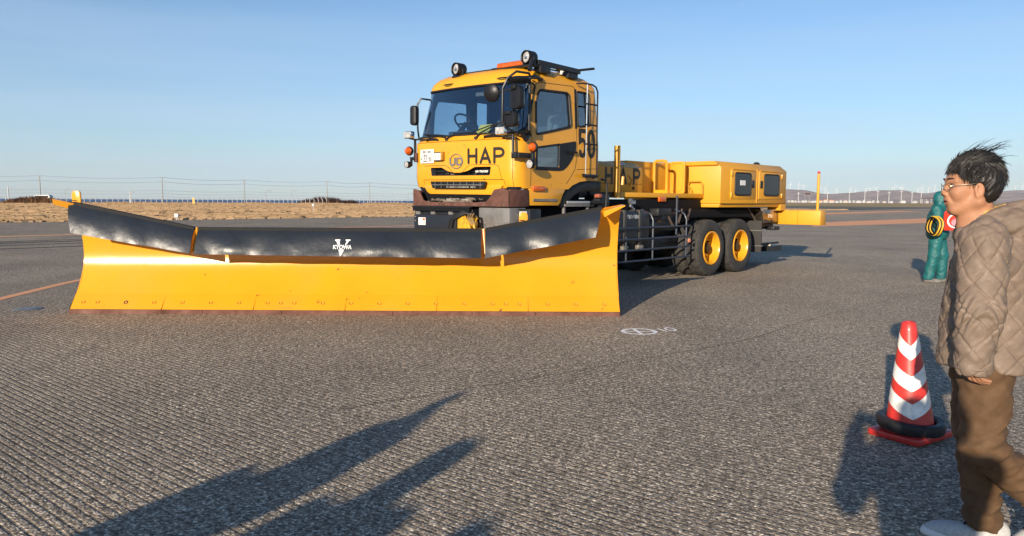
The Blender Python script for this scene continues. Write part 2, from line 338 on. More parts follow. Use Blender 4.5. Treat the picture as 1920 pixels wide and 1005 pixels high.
ring = [[tuple(cc+Vector((cos(a), sin(a)))*R0*1.0), tuple(cc+Vector((cos(a2), sin(a2)))*R0*1.0), tuple(cc+Vector((cos(a2), sin(a2)))*(R0-.045)), tuple(cc+Vector((cos(a), sin(a)))*(R0-.045))] for a, a2 in ((2*pi*i/36, 2*pi*(i+1)/36) for i in range(36))]
br = M()
for q in ring: br.add([(x, y, .004) for x, y in q], [(0, 1, 2, 3)])
for k, q in enumerate((thick(cc+Vector((-.17, 0)), cc+Vector((.17, 0)), .036), thick(cc+Vector((.0, -.17)), cc+Vector((-.04, .17)), .04), thick((1.66, 8.64), (1.73, 8.45), .03))): br.add([(x, y, .0046+.0006*k) for x, y in q], [(0, 1, 2, 3)])
zc = Vector((1.80, 8.62))
for i in range(20):
    a, a2 = 2*pi*i/20, 2*pi*(i+1)/20; f = lambda t, r: (zc.x+cos(t)*r*.5-.15*sin(t)*r, zc.y+sin(t)*r, .004); br.add([f(a, .12), f(a2, .12), f(a2, .075), f(a, .075)], [(0, 1, 2, 3)])
tag(br.build('survey_marking', WP), kind='structure')
SEAM = mat('asphalt_joint', (.035, .031, .028), .95)
def crack(pts):
    q = [];
    for (a, b) in zip(pts, pts[1:]):
        for i in range(14): q.append((a[0]+(b[0]-a[0])*i/14+random.uniform(-.012, .012), a[1]+(b[1]-a[1])*i/14+random.uniform(-.012, .012)))
    strip('pavement_joint', q, .007, .003, SEAM)
crack([(-1.2, 5.2), (.4, 6.35), (2.4, 7.9), (4.4, 10.2), (7.6, 13.2)])
cv = M().lathe([(.0001, .008), (.17, .008), (.18, .002)], (-6.33, 9.95, 0), (0, 0, 1), 24).build('drain_cover', GREY); tag(cv, 'small round grey metal cover set in the asphalt left of the plough blade', 'ground cover plate')

# ------------------------------------------------ the far side of the airfield
POLE = mat('concrete_pole', (.32, .31, .30), .8); WIRE = mat('wire', (.10, .11, .13), .6); WPOLE = mat('white_pole', (.5, .5, .5), .6)
P5 = [(-142.6, 233, 8.15, 'leftmost'), (-110.5, 243.6, 8.15, 'second from the left'), (-94.6, 272.5, 8.15, 'third from the left'), (-68.7, 286, 8.15, 'fourth from the left, beside the brown bush'), (-56.4, 305, 8.15, 'last before the truck cab')]
tops = []
for x, y, h, w in P5:
    r = empty('utility_pole', (x, y, 0)); tag(r, f'tall grey utility pole behind the coastal grass, {w}', 'utility pole', 'utility poles carrying wires along the coast')
    M().cyl((0, 0, -1), (0, 0, h), .19, .13, 8).build('pole', POLE, r); M().box(-.9, .9, -.06, .06, h-.5, h-.38).box(-.7, .7, -.06, .06, h-1.5, h-1.38).build('crossarm', POLE, r)
    tops.append((x, y, h))
def wire(pa, pb, sag): return [Vector(pa).lerp(Vector(pb), i/14)-Vector((0, 0, sag*4*(i/14)*(1-i/14))) for i in range(15)]
chain = [(-175, 222, 8.1)]+tops+[(-30, 335, 8.0)]
wn = 0
for k, dz in enumerate((0, -1.4, -4.1, -5.1, -6.1)):
    w = M()
    for a, b in zip(chain, chain[1:]): w.tube(wire((a[0], a[1], a[2]+dz), (b[0], b[1], b[2]+dz), .55 if k < 2 else .35), .045 if k < 2 else .028, 4)
    tag(w.build('overhead_wire', WIRE), ['topmost sagging overhead wire running between the utility poles', 'second overhead wire just below the topmost one', 'middle thin overhead wire above the sea', 'fourth thin overhead wire, lower above the sea', 'lowest thin overhead wire close above the sea horizon'][k], 'overhead wire', 'wires between the utility poles')
for (x, y, z, lab) in ((-140.5, 215, 4.6, 'white concrete lamp pole at the far left edge'), (-106, 214, 3.5, 'white A-frame lamp pole left of the second utility pole')):
    r = empty('lamp_pole', (x, y, 0)); tag(r, lab, 'lamp pole'); M().cyl((0, 0, -1), (0, 0, z), .22, .15, 8).build('pole', WPOLE, r); M().box(-.2, 1.0, -.1, .1, z-.5, z-.3).build('lamp_head', POLE, r)
    if x > -110: M().cyl((.6, 0, -1), (.05, 0, z-.4), .09, .07, 6).build('brace', WPOLE, r)
LL = [(125, 356), (500, 358), (548, 357), (765, 361)]
for i, (px, py) in enumerate(LL):
    y = 300; x = (px-960)/1440*y; z = 1.45+(374-py)/1440*y
    r = empty('street_lamp', (x, y, 0)); tag(r, ['thin curved street lamp behind the raised left end of the blade', 'thin street lamp with arched arm above the blade emblem, left one', 'thin straight street lamp just right of the arched one', 'faint thin street lamp just left of the truck cab'][i], 'street lamp', 'thin street lamps along the coast road')
    M().tube([(0, 0, -1), (0, 0, z-.6), (.25, 0, z-.1), (.9, 0, z), (1.7, 0, z-.15)], .07, 6).build('pole', POLE, r); M().ell((1.7, 0, z-.2), (.35, .15, .12), 8).build('lamp_head', POLE, r)
fz = empty('perimeter_fence', (-80, 215, 0)); tag(fz, 'low perimeter fence with angled post tops along the coast', 'fence')
fp = M().tube([(0, 0, -.6), (0, 0, 1.35), (-.42, 0, 1.85)], .085, 5).build('fence_post', WPOLE, fz)
fl = []
for i in range(88):
    t = i/87; x = -145+t*105; y = 205+t*66+ (8*t*t); fl.append((x+80, y-215))
    p = fp if i == 0 else fp.copy()
    if i: C.objects.link(p)
    p.parent = fz; p.location = (x+80, y-215, 0)
fw_ = M()
for z in (.5, 1.0, 1.35): fw_.tube([(x, y, z) for x, y in fl[::6]], .015, 3)
fw_.build('fence_wire', WIRE, fz)
REED = mat('dry_reed', (.42, .27, .15), 1, var=.5, vscale=.5, spec=.1)
def reeds(name, n, fx, h, m, w=.12):
    b = M()
    for i in range(n):
        x, y = fx(random.random()); x += random.gauss(0, .3); y += random.uniform(-5, 3); hh = h*random.uniform(.4, 1.25)*(.6+.8*noise.noise(Vector((x*.12, y*.05, 0)))+.35); a = random.uniform(0, pi); dx, dy = cos(a)*w, sin(a)*w; l = random.gauss(0, .18)
        b.add([(x-dx, y-dy, -.05), (x+dx, y+dy, -.05), (x+dx*.4+l, y+dy*.4, hh), (x-dx*.4+l, y, hh*.97)], [(0, 1, 2, 3)])
    return tag(b.build(name, m, recalc=False), kind='stuff', label='dry tan reeds fringing the coast in front of the sea')
reeds('dry_reeds', 15000, lambda t: (-155+t*135, 200+t*72+9*t*t), .36, REED, .10)
BUSH = mat('brown_bush_twigs', (.30, .19, .15), 1, var=.4, vscale=1)
def bush(name, x, y, w, h, n, lab, m_=None):
    b = M()
    for i in range(n):
        a = random.uniform(-1, 1); px = x+a*w*.5+random.gauss(0, .3); hh = h*(1-.7*a*a)*random.uniform(.5, 1.1); l = random.gauss(0, .35)
        b.add([(px-.05, y+random.uniform(-1, 1), 0), (px+.05, y+random.uniform(-1, 1), 0), (px+l, y, hh)], [(0, 1, 2)])
    return tag(b.build(name, m_ or BUSH, recalc=False), lab, 'bush')
bush('shrub', -64, 262, 17, 2.6, 1500, 'wide brown leafless bush between the last two utility poles')
bush('shrub', -53.5, 255, 5, 1.6, 500, 'smaller brown bush left of the wide one, in front of the sea')
bush('shrub', -127, 205, 17, 2.0, 1500, 'tan overgrown mound in front of the parked white van', REED)
# standing dry grass over the field between the apron and the coast
TUFT = mat('standing_dry_grass', (.37, .25, .145), 1, var=.35, vscale=.12, spec=.05, col2=(.20, .135, .08))
b = M(); k = 0
while k < 42000:
    u_ = random.uniform(-75, 150); n_ = -53-random.random()**1.25*185; x, y = UV2(u_, n_)
    if y < 30 or abs(x/y) > .75 and x < 0 or (x > -.05*y and y > 90 and random.random() < .5): 
        if y < 30 or x < -.75*y: continue
    if y > 205+(x+155)*.53+20 and x < -20: continue
    cn = noise.noise(Vector((u_*.03, n_*.16, 0)))
    if cn < -.45 and random.random() < .6: continue
    w = random.uniform(.1, .35)*(1+y/160); hh = random.uniform(.035, .12)*(1.0+.7*cn)*(1+y/300); a = random.gauss(0, .5)
    b.add([(x-w*cos(a), y-w*sin(a), -.05), (x+w*cos(a), y+w*sin(a), -.05), (x+w*.8*cos(a), y+w*.8*sin(a)+.05, hh*random.uniform(.5, 1)), (x+.1*w, y+.08, hh), (x-w*.7*cos(a), y-w*.7*sin(a)+.05, hh*random.uniform(.4, 1))], [(0, 1, 2, 3, 4)]); k += 1
tag(b.build('standing_dry_grass', TUFT, recalc=False), kind='stuff', label='dry tan grass field between the apron and the coast')
# van and markers
vr = empty('parked_van', (-127.5, 209.5, 0)); tag(vr, 'white van parked beyond the tan mound, before the sea', 'van')
M().prism([(-2.2, .5), (-2.2, 1.6), (-1.7, 2.25), (1.9, 2.3), (2.3, 1.9), (2.3, .5)], 'y', -.8, .8).build('body', mat('van_white', (.6, .6, .6), .4), vr, bevel=.08)
M().box(-1.6, 1.9, -.815, -.79, 1.55, 2.05).build('window', GLSD, vr)
for sx in (-1.4, 1.4): M().cyl((sx, -.85, .35), (sx, -.6, .35), .35, n=16).build('wheel', RUB, vr)
for (px, py, Y, lab) in ((332, 402, 53, 'white marker post on the grass edge, above the left part of the blade'), (588, 382, 90, 'white marker post in the grass, further back above the blade emblem')):
    X = (px-960)/1440*Y; r = empty('marker_post', (X, Y, 0)); z = 1.45+(373.6-py)/1440*Y; tag(r, lab, 'marker post'); M().cyl((0, 0, -.1), (0, 0, z-.2), .035, n=8).build('post', WPOLE, r); M().box(-.14, .14, -.09, .09, z-.27, z+.03).build('marker_box', WPOLE, r, bevel=.02)
r = empty('yellow_marker', (-88.5, 214, 0)); tag(r, 'small yellow marker board on the fence line above the blade', 'marker board'); M().box(-.3, .3, -.05, .05, .0, 1.7).build('board', YELB, r); M().cyl((0, .1, -.2), (0, .1, 1), .05, n=6).build('post', POLE, r)
# hills
def hfun(px):   # ridge height above the horizon in angle, by bearing
    k = [(1440, 20), (1475, 23), (1500, 22), (1545, 14), (1590, 16), (1620, 18.5), (1660, 21), (1682, 22), (1730, 17), (1770, 21), (1800, 24), (1850, 20), (1900, 23), (1960, 21), (2200, 22), (2900, 20)]
    for a, b in zip(k, k[1:]):
        if a[0] <= px <= b[0]: t = (px-a[0])/(b[0]-a[0]); t = t*t*(3-2*t); return a[1]*(1-t)+b[1]*t
    return 19
hb = M(); nx_, ny_ = 420, 26; vs_ = []
for j in range(ny_):
    t = j/(ny_-1); Y = 5200+t*2600
    for i in range(nx_):
        px = 1290+i*3.2; X = (px-960)/1440*Y; e = min(1, max(0, (px-1290)/150)); sh = min(1, t/.62); sh = sh*sh*(3-2*sh)
        if t > .62: sh = 1-(t-.62)*.6
        n_ = noise.fractal(Vector((X*.0016, Y*.0016, 3)), 1, 2, 5)
        z = (hfun(px)*1.05/1440*6800*sh+n_*26*(.15+sh*.85)*min(1, t*4)*(1-sh*.6))*e-2*(1-t)
        vs_.append((X, Y, z))
hb.add(vs_, [(j*nx_+i, j*nx_+i+1, (j+1)*nx_+i+1, (j+1)*nx_+i) for j in range(ny_-1) for i in range(nx_-1)])
HILL = mat('hill_scrub', (.50, .36, .30), 1, var=.5, vscale=.006, col2=(.20, .16, .155), spec=.05, bump=14, bscale=.012)
tag(hb.build('hills', HILL, recalc=False), kind='structure')
TW = mat('turbine_white', (.62, .63, .65), .5)
TB = [(1457, 348), (1478, 346), (1494, 347), (1503, 350), (1533, 352), (1543, 354), (1564, 356), (1591, 355), (1600, 357), (1619, 355), (1627, 354), (1638, 354), (1667, 353), (1673, 350), (1684, 352), (1687, 354), (1716, 356), (1724, 354), (1736, 353), (1747, 350), (1897, 351), (1911, 349), (1935, 352)]
bl = M(); bl.prism([(-1.6, 2), (-.9, 27), (0, 31), (.9, 27), (1.4, 2)], 'y', -.5, .5)
for i, (px, py) in enumerate(TB):
    Y = 6900; X = (px-960)/1440*Y; z = (377+(px-960)*.0053-py)/1440*Y-2; base = hfun(px)/1440*Y*.8-6
    r = empty('wind_turbine', (X, Y, 0)); r['label'] = 'x'; tw = M().cyl((0, 0, base), (0, 0, z), 2.3, 1.5, 8).build('tower', TW, r); M().box(-2.5, 2.5, -5, 5, z-2, z+3).build('nacelle', TW, r)
    a0 = random.uniform(0, 120)
    for k in range(3): b_ = M(); b_.v = list(bl.v); b_.f = list(bl.f); b_.m = list(bl.m); o = b_.build('blade', TW, r, xf=Matrix.Translation((0, -5.5, z)) @ Matrix.Rotation(rad(a0+120*k), 4, 'Y'))
    pos = ['immediately right of the truck tail', 'beyond the yellow housing, second from it', 'third from the truck tail, before the dark sign', 'above the dark sign on legs', 'just left of the thin marker pole top', 'just right of the thin marker pole', 'second to the right of the marker pole', 'alone above the valley right of the marker pole', 'left of the long ridge, shorter', 'on the left slope of the long ridge', 'on the ridge, beside a close neighbour', 'on the ridge left of its hilltop', 'left one of the cluster on the hilltop', 'tallest of the hilltop cluster', 'left of the tight pair beyond the hilltop', 'right of the tight pair beyond the hilltop', 'in the dip left of the person in green', 'in the dip, second from the person in green', 'just left of the hood of the person in green', 'closest to the bespectacled man\'s glasses', 'behind the man\'s hair, left of two', 'behind the man\'s hair, right of two', 'at the right edge of the view'][i]
    tag(r, 'white wind turbine on the hills, '+pos, 'wind turbine', 'wind turbines on the far hills')
for i, px in enumerate((1494, 1548, 1589, 1618, 1642, 1663, 1686, 1706, 1723)):
    Y = 1500; X = (px-960)/1440*Y; zt = [20, 22, 22, 23, 24, 22, 24, 22, 23][i]/1440*Y
    r = empty('far_mast', (X, Y, 0)); M().cyl((0, 0, -1), (0, 0, zt), .75, .5, 6).build('mast', WPOLE, r); M().box(-3, 3, -.3, .3, zt-3, zt-2.2).build('crossarm', WPOLE, r)
    tag(r, 'tall pale mast far away in front of the hills, '+['just right of the truck tail', 'just right of the marker pole', 'first in the middle gap', 'on the pink slope', 'below the long ridge', 'under the hilltop turbines', 'second right of the hilltop', 'left one near the green person', 'nearest to the person in green'][i], 'mast', 'pale masts before the hills')
r = empty('sign_board', (0, 0, 0)); Y = 800; X = (1511-960)/1440*Y; r.location = (X, Y, 0); tag(r, 'dark brown board on legs far away right of the truck tail', 'sign board')
zb = 1.45+(379.5-364.5)/1440*Y; M().box(-2.7, 2.7, -.2, .2, zb-.8, zb+.9).build('board', mat('dark_brown', (.07, .04, .03), .8), r)
for sx in (-2.4, 2.4): M().cyl((sx, .3, 0), (sx, .3, zb), .16, n=6).build('leg', POLE, r)
bm_ = [WPOLE, mat('pale_roof', (.5, .45, .42), .8), mat('orange_roof', (.6, .22, .06), .8), mat('grey_wall', (.4, .4, .4), .8)]
bdesc = ['low white building', 'low pale building', 'low orange-roofed building', 'low grey building']
seen = 0
for i in range(30):
    px = [1477, 1483, 1489, 1496, 1503, 1508, 1515, 1521, 1527, 1536, 1541, 1545, 1550, 1556, 1561, 1566, 1574, 1582, 1590, 1598, 1607, 1617, 1626, 1634, 1643, 1655, 1668, 1690, 1712, 1735][i]
    Y = 1700+random.uniform(-200, 200); X = (px-960)/1440*Y; k = 2 if 1530 < px < 1562 else random.choice([0, 0, 1, 3]); w = random.uniform(2.5, 5.5); h = random.uniform(2.5, 4.8)*(1.3 if k == 2 else 1)
    r = empty('far_building', (X, Y, 0)); M().box(-w, w, 0, 8, 0, h).build('wall', bm_[k] if k != 2 else bm_[1], r); M().prism([(-w-.5, h), (0, h+1.6), (w+.5, h)], 'y', -.5, 8.5).build('roof', bm_[k], r)
    tag(r, f'{bdesc[k]} at the foot of the hills, ' + (f'number {i+1} from the truck tail' if False else ['nearest the truck tail', 'second from the truck tail', 'left of the sign board', 'close left of the sign board', 'under the sign board, left', 'under the sign board, middle', 'under the sign board, right', 'right of the sign board', 'left of the marker pole', 'behind the marker pole', 'touching the marker pole', 'close right of the marker pole', 'in the orange group, middle', 'in the orange group, right', 'right of the orange group', 'second right of the orange group', 'under the second turbine past the pole', 'in the valley', 'under the lone turbine', 'at the ridge start', 'under the left slope', 'left of the ridge middle', 'under the ridge middle', 'right of the ridge middle', 'left of the hilltop', 'below the hilltop', 'below the hilltop cluster', 'right of the hilltop', 'near the green person, left', 'touching the green person\'s hood'][i]), 'building', 'small buildings at the foot of the hills')
r = empty('light_gantry', (510, 950, 0)); tag(r, 'low dark approach light gantry beside the person in green', 'light gantry')
M().box(-7, 9, -.5, .5, 6.2, 7.2).build('beam', mat('dark_brown', (.07, .04, .03)), r)
for sx in (-5, 0, 6): M().cyl((sx, 0, 0), (sx, 0, 6.2), .5, n=6).build('leg', POLE, r)
sheet('far_road', [UV2(-20, -66), UV2(60, -70), UV2(140, -74), UV2(140, -77), UV2(60, -79), UV2(-20, -69)], -.026, PATCH, kind='structure')
sheet('far_runway', [(60, 175), (300, 215), (900, 260), (900, 380), (300, 300), (40, 215)], -.026, PATCH, kind='structure')

# ================================================ the snow plough truck
truck = empty('snow_plough_truck', OO, pi/2-TH); tag(truck, 'yellow airport snow plough truck with raised cab and wide blade lowered in front', 'snow plough')
bpy.context.view_layer.update()
TI = truck.matrix_world.inverted()
# ---- cab: lofted shell
def lo(sec, off=0):
    b = M(); rows = []
    for z, uf, ub, v0, v1, rf, rb, bow in sec:
        uf += off; ub -= off; v0 += off; v1 -= off; P = []; vm, hw = (v0+v1)/2, (v1-v0)/2-rf
        for i in range(13): v = v0+rf+(v1-v0-2*rf)*i/12; P.append((uf-bow+bow*((v-vm)/hw)**2, v))
        for i in range(1, 9): a = i/8*pi/2; P.append((uf+rf-rf*cos(a), v1-rf+rf*sin(a)))
        for i in range(1, 9): P.append((uf+rf+(ub-rb-uf-rf)*i/8, v1))
        for i in range(1, 6): a = i/5*pi/2; P.append((ub-rb+rb*sin(a), v1-rb+rb*cos(a)))
        for i in range(1, 9): P.append((ub, v1-rb-(v1-v0-2*rb)*i/8))
        for i in range(1, 6): a = i/5*pi/2; P.append((ub-rb+rb*cos(a), v0+rb-rb*sin(a)))
        for i in range(1, 9): P.append((ub-rb-(ub-rb-uf-rf)*i/8, v0))
        for i in range(1, 8): a = i/8*pi/2; P.append((uf+rf-rf*sin(a), v0+rf-rf*cos(a)))
        rows.append([(u, v, z) for u, v in P])
    n = len(rows[0]); b.add([p for r in rows for p in r], [(j*n+i, j*n+(i+1) % n, (j+1)*n+(i+1) % n, (j+1)*n+i) for j in range(len(rows)-1) for i in range(n)]+[tuple(range(n)), tuple((len(rows)-1)*n+i for i in range(n-1, -1, -1))]); return b
def secs(keys, zs):
    out = []
    for z in zs:
        for a, b in zip(keys, keys[1:]):
            if a[0] <= z <= b[0]+1e-9: t = (z-a[0])/(b[0]-a[0]); out.append([a[i]*(1-t)+b[i]*t for i in range(8)]); break
    return out
VW = 2.27; VM = VW-.15
KO = [(1.62, .035, 1.92, .0, VW, .21, .06, .05), (1.75, 0, 1.92, 0, VW, .21, .06, .055), (2.30, -.01, 1.92, 0, VW, .22, .06, .055), (2.34, .03, 1.92, .004, VW-.004, .24, .06, .05), (2.42, .045, 1.91, .01, VW-.01, .25, .06, .05), (3.13, .235, 1.87, .045, VW-.045, .25, .08, .06), (3.17, .235, 1.86, .045, VW-.045, .25, .09, .06), (3.24, .255, 1.83, .07, VW-.07, .27, .12, .06), (3.305, .30, 1.78, .125, VW-.125, .30, .2, .06), (3.355, .38, 1.70, .22, VW-.22, .30, .25, .05), (3.385, .5, 1.54, .36, VW-.36, .3, .3, .04), (3.40, .65, 1.34, .55, VW-.55, .3, .3, .03)]
zo = [1.62, 1.68, 1.75, 1.9, 2.1, 2.30, 2.34, 2.42, 2.6, 2.8, 3.0, 3.13, 3.17, 3.205, 3.24, 3.27, 3.305, 3.33, 3.355, 3.385, 3.40]
OUT = secs(KO, zo)
outer = lo(OUT).build('cab', [YEL, DRK], truck, ang=60)
ob = bmesh.new(); ob.from_mesh(outer.data); obvh = BVHTree.FromBMesh(ob)
KI = [(1.80, .45, 1.86, .05, VW-.05, .2, .05, .03), (2.36, .42, 1.86, .06, VW-.06, .2, .05, .03), (2.38, .16, 1.86, .06, VW-.06, .2, .05, .03), (3.13, .29, 1.82, .09, VW-.09, .2, .05, .04), (3.24, .34, 1.74, .16, VW-.16, .2, .1, .04)]
inner = lo(secs(KI, [1.80, 2.0, 2.2, 2.36, 2.38, 2.6, 2.85, 3.13, 3.24])).build('x', DRK, truck)
WS = rpoly([(.02, 2.395), (VW-.02, 2.395), (VW-.05, 3.125), (.05, 3.125)], .07)
SW = rpoly([(.41, 2.385), (1.21, 2.55), (1.165, 3.045), (.50, 3.025), (.42, 2.85)], .06)
QW = rpoly([(1.38, 2.56), (1.68, 2.61), (1.655, 3.09), (1.36, 3.09)], .04)
LW = rpoly([(.44, 1.93), (.93, 1.94), (.93, 2.26), (.44, 2.19)], .05)
def cut(poly, ax, a0, a1, name='x'): return M().prism(poly, ax, a0, a1).build(name, DRK, truck)
ARC = [(.97, 1.35), (1.04, 1.5), (1.12, 1.6), (1.25, 1.68), (1.42, 1.735), (1.62, 1.76), (2.2, 1.765), (2.2, 1.35)]
G1 = rpoly([(.49, 1.80), (1.75, 1.80), (1.77, 1.925), (1.50, 1.925), (1.36, 1.87), (1.22, 1.845), (1.06, 1.845), (.92, 1.87), (.78, 1.925), (.47, 1.925)], .02, 3)
CUT = [cut(WS, 'x', -.5, .335), cut(SW, 'y', -.3, .3), cut(SW, 'y', VW-.3, VW+.3), cut(QW, 'y', -.3, .3), cut(QW, 'y', VW-.3, VW+.3), cut(LW, 'y', -.3, .3), cut(LW, 'y', VW-.3, VW+.3), cut(G1, 'x', -.3, .12), cut(ARC, 'y', -.3, .5), cut(ARC, 'y', VW-.5, VW+.3)]
boolean(outer, inner)
for c in CUT: boolean(outer, c)
for f in outer.data.polygons:
    l = obvh.find_nearest(f.center); f.material_index = 1 if l[3] > .012 else 0
me = outer.data; finish(me, ang=42, recalc=False)
# panes: a thin shell just inside the skin, cut to each opening
sh_o = lo(OUT, .014); sh_i = lo(OUT, .020)
def pane(name, cutter, m):
    a = sh_o.build(name, m, truck); b2 = sh_i.build('x', m, truck); boolean(a, b2); kill(b2); boolean(a, cutter, 'INTERSECT'); a.data.materials.clear(); a.data.materials.append(m)
    for f in a.data.polygons: f.material_index = 0
    finish(a.data, ang=30, recalc=False); a.parent = outer; return a
pane('windshield', CUT[0], GLS); pane('side_window', CUT[1], GLS); pane('side_window', CUT[2], GLS); pane('quarter_window', CUT[3], GLS); pane('quarter_window', CUT[4], GLS); pane('door_window', CUT[5], GLS); pane('door_window', CUT[6], GLS)
kill(inner, *CUT)
cab = outer; cab.rotation_euler = (.011, 0, 0)
def PF(v, z, l=0):   # point on the cab front skin
    h = obvh.ray_cast(Vector((-2, v, z)), Vector((1, 0, 0)))
    return h[0]+h[1]*(l if h[1].x < 0 else -l) if h[0] else Vector((.3-l, v, z))
def PS(u, z, l=0):   # near (left) side skin
    h = obvh.ray_cast(Vector((u, -2, z)), Vector((0, 1, 0)))
    return h[0]+h[1]*(l if h[1].y < 0 else -l) if h[0] else Vector((u, -l, z))
def PSR(u, z, l=0): q = PS(u, z, l); return Vector((q.x, VW-q.y, q.z))
def PT(u, v, l=0): h = obvh.ray_cast(Vector((u, v, 6)), Vector((0, 0, -1))); return (h[0]+Vector((0, 0, l))) if h[0] else Vector((u, v, 3.2+l))
def dens(poly, d=.04):
    out = []
    for a, b in zip(poly, poly[1:]+poly[:1]):
        a, b = Vector(a), Vector(b); n = max(1, int((b-a).length/d)); out += [tuple(a+(b-a)*i/n) for i in range(n)]
    return out
GSK = mat('rubber_gasket', (.012, .012, .013), .6)
for poly, pr, r in ((WS, PF, .014), (SW, PS, .017), (SW, PSR, .017), (QW, PS, .014), (QW, PSR, .014)):
    M().tube([pr(a, b, .001) for a, b in dens(poly)], r, 6, closed=True).build('window_gasket', GSK, cab)
# black panels round the quarter light and lower door glass
def plate(poly, pr, th, m, name, par=None, hole=None, flat=False):
    """thin plate following the skin, gridded so that it bends with it"""
    b = bmesh.new(); vs_ = [b.verts.new((a, c, 0)) for a, c in poly]; f = b.faces.new(vs_)
    xs = [p[0] for p in poly]; ys = [p[1] for p in poly]
    for k, (lo_, hi_) in enumerate(((min(xs), max(xs)), (min(ys), max(ys)))):
        n = int((hi_-lo_)/.06)
        for i in range(1, n+1):
            co = [0, 0, 0]; co[k] = lo_+(hi_-lo_)*i/(n+1); no = [0, 0, 0]; no[k] = 1
            bmesh.ops.bisect_plane(b, geom=b.verts[:]+b.edges[:]+b.faces[:], plane_co=co, plane_no=no)
    if hole:
        for f in [f for f in b.faces if hole(f.calc_center_median())]: b.faces.remove(f)
    me = bpy.data.meshes.new(name); bmesh.ops.solidify(b, geom=b.faces[:], thickness=.001); b.to_mesh(me); b.free()
    for v in me.vertices:
        top = v.co.z > .0005 or v.co.z < -.0005; v.co = pr(v.co.x, v.co.y, th if not top else .0)
    me.materials.append(m); finish(me, ang=50); o = bpy.data.objects.new(name, me); C.objects.link(o); o.parent = par or cab; return o
LP = rpoly([(.40, 1.885), (1.02, 1.90), (1.12, 1.96), (1.22, 2.06), (1.31, 2.20), (1.315, 2.34), (.40, 2.215)], .05)
def inb(p, l, r, b, t): return l < p.x < r and b < p.y < t
lps = []
for pr in (PS, PSR):
    lps.append(plate([(.40, 1.885), (.93, 1.885), (.93, 1.94), (.44, 1.935), (.44, 2.19), (.93, 2.255), (.93, 2.29), (.40, 2.215)], pr, .006, BLK, 'door_window_frame'))
    plate(rpoly([(.93, 1.885), (1.02, 1.90), (1.12, 1.96), (1.22, 2.06), (1.31, 2.20), (1.315, 2.345), (.93, 2.285)], .03), pr, .006, BLK, 'door_panel')
    M().tube([pr(1.13, 2.165, .02), pr(1.16, 2.17, .045), pr(1.28, 2.175, .045), pr(1.31, 2.175, .02)], .018, 8).build('door_handle', BLK, cab)
    plate([(1.305, 2.53), (1.36, 2.54), (1.345, 3.12), (1.30, 3.12)], pr, .004, BLK, 'quarter_window_trim')
# seams: door outline and front panel joints
SM = mat('panel_gap', (.02, .012, .004), .9)
def seam(pts, pr, name='panel_seam', r=.0045, d=.03):
    q = []
    for a, b in zip(pts, pts[1:]):
        a, b = Vector(a), Vector(b); n = max(1, int((b-a).length/d)); q += [a+(b-a)*i/n for i in range(n)]
    q.append(Vector(pts[-1])); return M().tube([pr(p.x, p.y, -.001) for p in q], r, 5).build(name, SM, cab)
DS = [(.30, 1.66), (.31, 2.3), (.33, 2.6), (.36, 2.98), (.42, 3.09), (.50, 3.13), (1.25, 3.155), (1.31, 3.13), (1.335, 2.8), (1.345, 2.1), (1.30, 1.92), (1.20, 1.80), (1.10, 1.70)]
for pr in (PS, PSR): seam(DS, pr, 'door_seam')
seam([(1.345, 1.92), (1.9, 1.95)], PS)
seam([(.045, 2.31), (VW-.045, 2.31)], PF); seam([(.10, 1.64), (.10, 2.3)], PF); seam([(VW-.06, 1.64), (VW-.06, 2.3)], PF)
seam([(1.92, 1.94), (1.90, 1.955), (1.42, 1.955), (1.33, 1.92), (1.25, 1.85), (1.14, 1.825), (1.03, 1.85), (.95, 1.92), (.86, 1.955), (.40, 1.955), (.33, 1.93), (.27, 1.74)], PF)
seam([(1.96, 1.66), (1.96, 1.74), (.24, 1.74), (.23, 1.66)], PF)
# yellow door skirt and lower bumper panel
SK = [(.27, 1.625), (.30, 1.38), (.93, 1.38), (.97, 1.42), (1.02, 1.53), (1.09, 1.62), (1.09, 1.625)]
for y0, y1 in ((.0, .10), (VW-.10, VW)): M().prism(SK, 'y', y0, y1).build('door_skirt', YEL, cab, bevel=.012)
M().box(.36, .88, -.012, .004, 1.44, 1.475).build('step_edge', GREY, cab)
for y0 in (0, 1): M().box(.36, .90, -.004+y0*(VW-.004), .004+y0*(VW+.0), 1.435, 1.44).build('step_seam', SM, cab)
BP = rpoly([(.24, 1.665), (.34, 1.56), (.42, 1.525), (1.80, 1.525), (1.88, 1.56), (1.97, 1.665)], .04)
bpn = M().prism([(v, z) for v, z in BP], 'x', -.03, .16); 
bpo = bpn.build('bumper_panel', YEL, cab, bevel=.015)
for v in bpo.data.vertices: v.co.x += -.03+.055*((v.co.y-1.06)/.9)**2
M().prism([(.02, 1.64), (.20, 1.64), (.30, 1.50), (.30, 1.44), (.12, 1.50), (.02, 1.58)], 'x', .03, .12).build('bumper_infill', BLK, cab)
M().prism([(2.10, 1.63), (1.99, 1.64), (1.90, 1.50), (1.93, 1.44), (2.02, 1.52)], 'x', .03, .12).build('bumper_infill', BLK, cab)
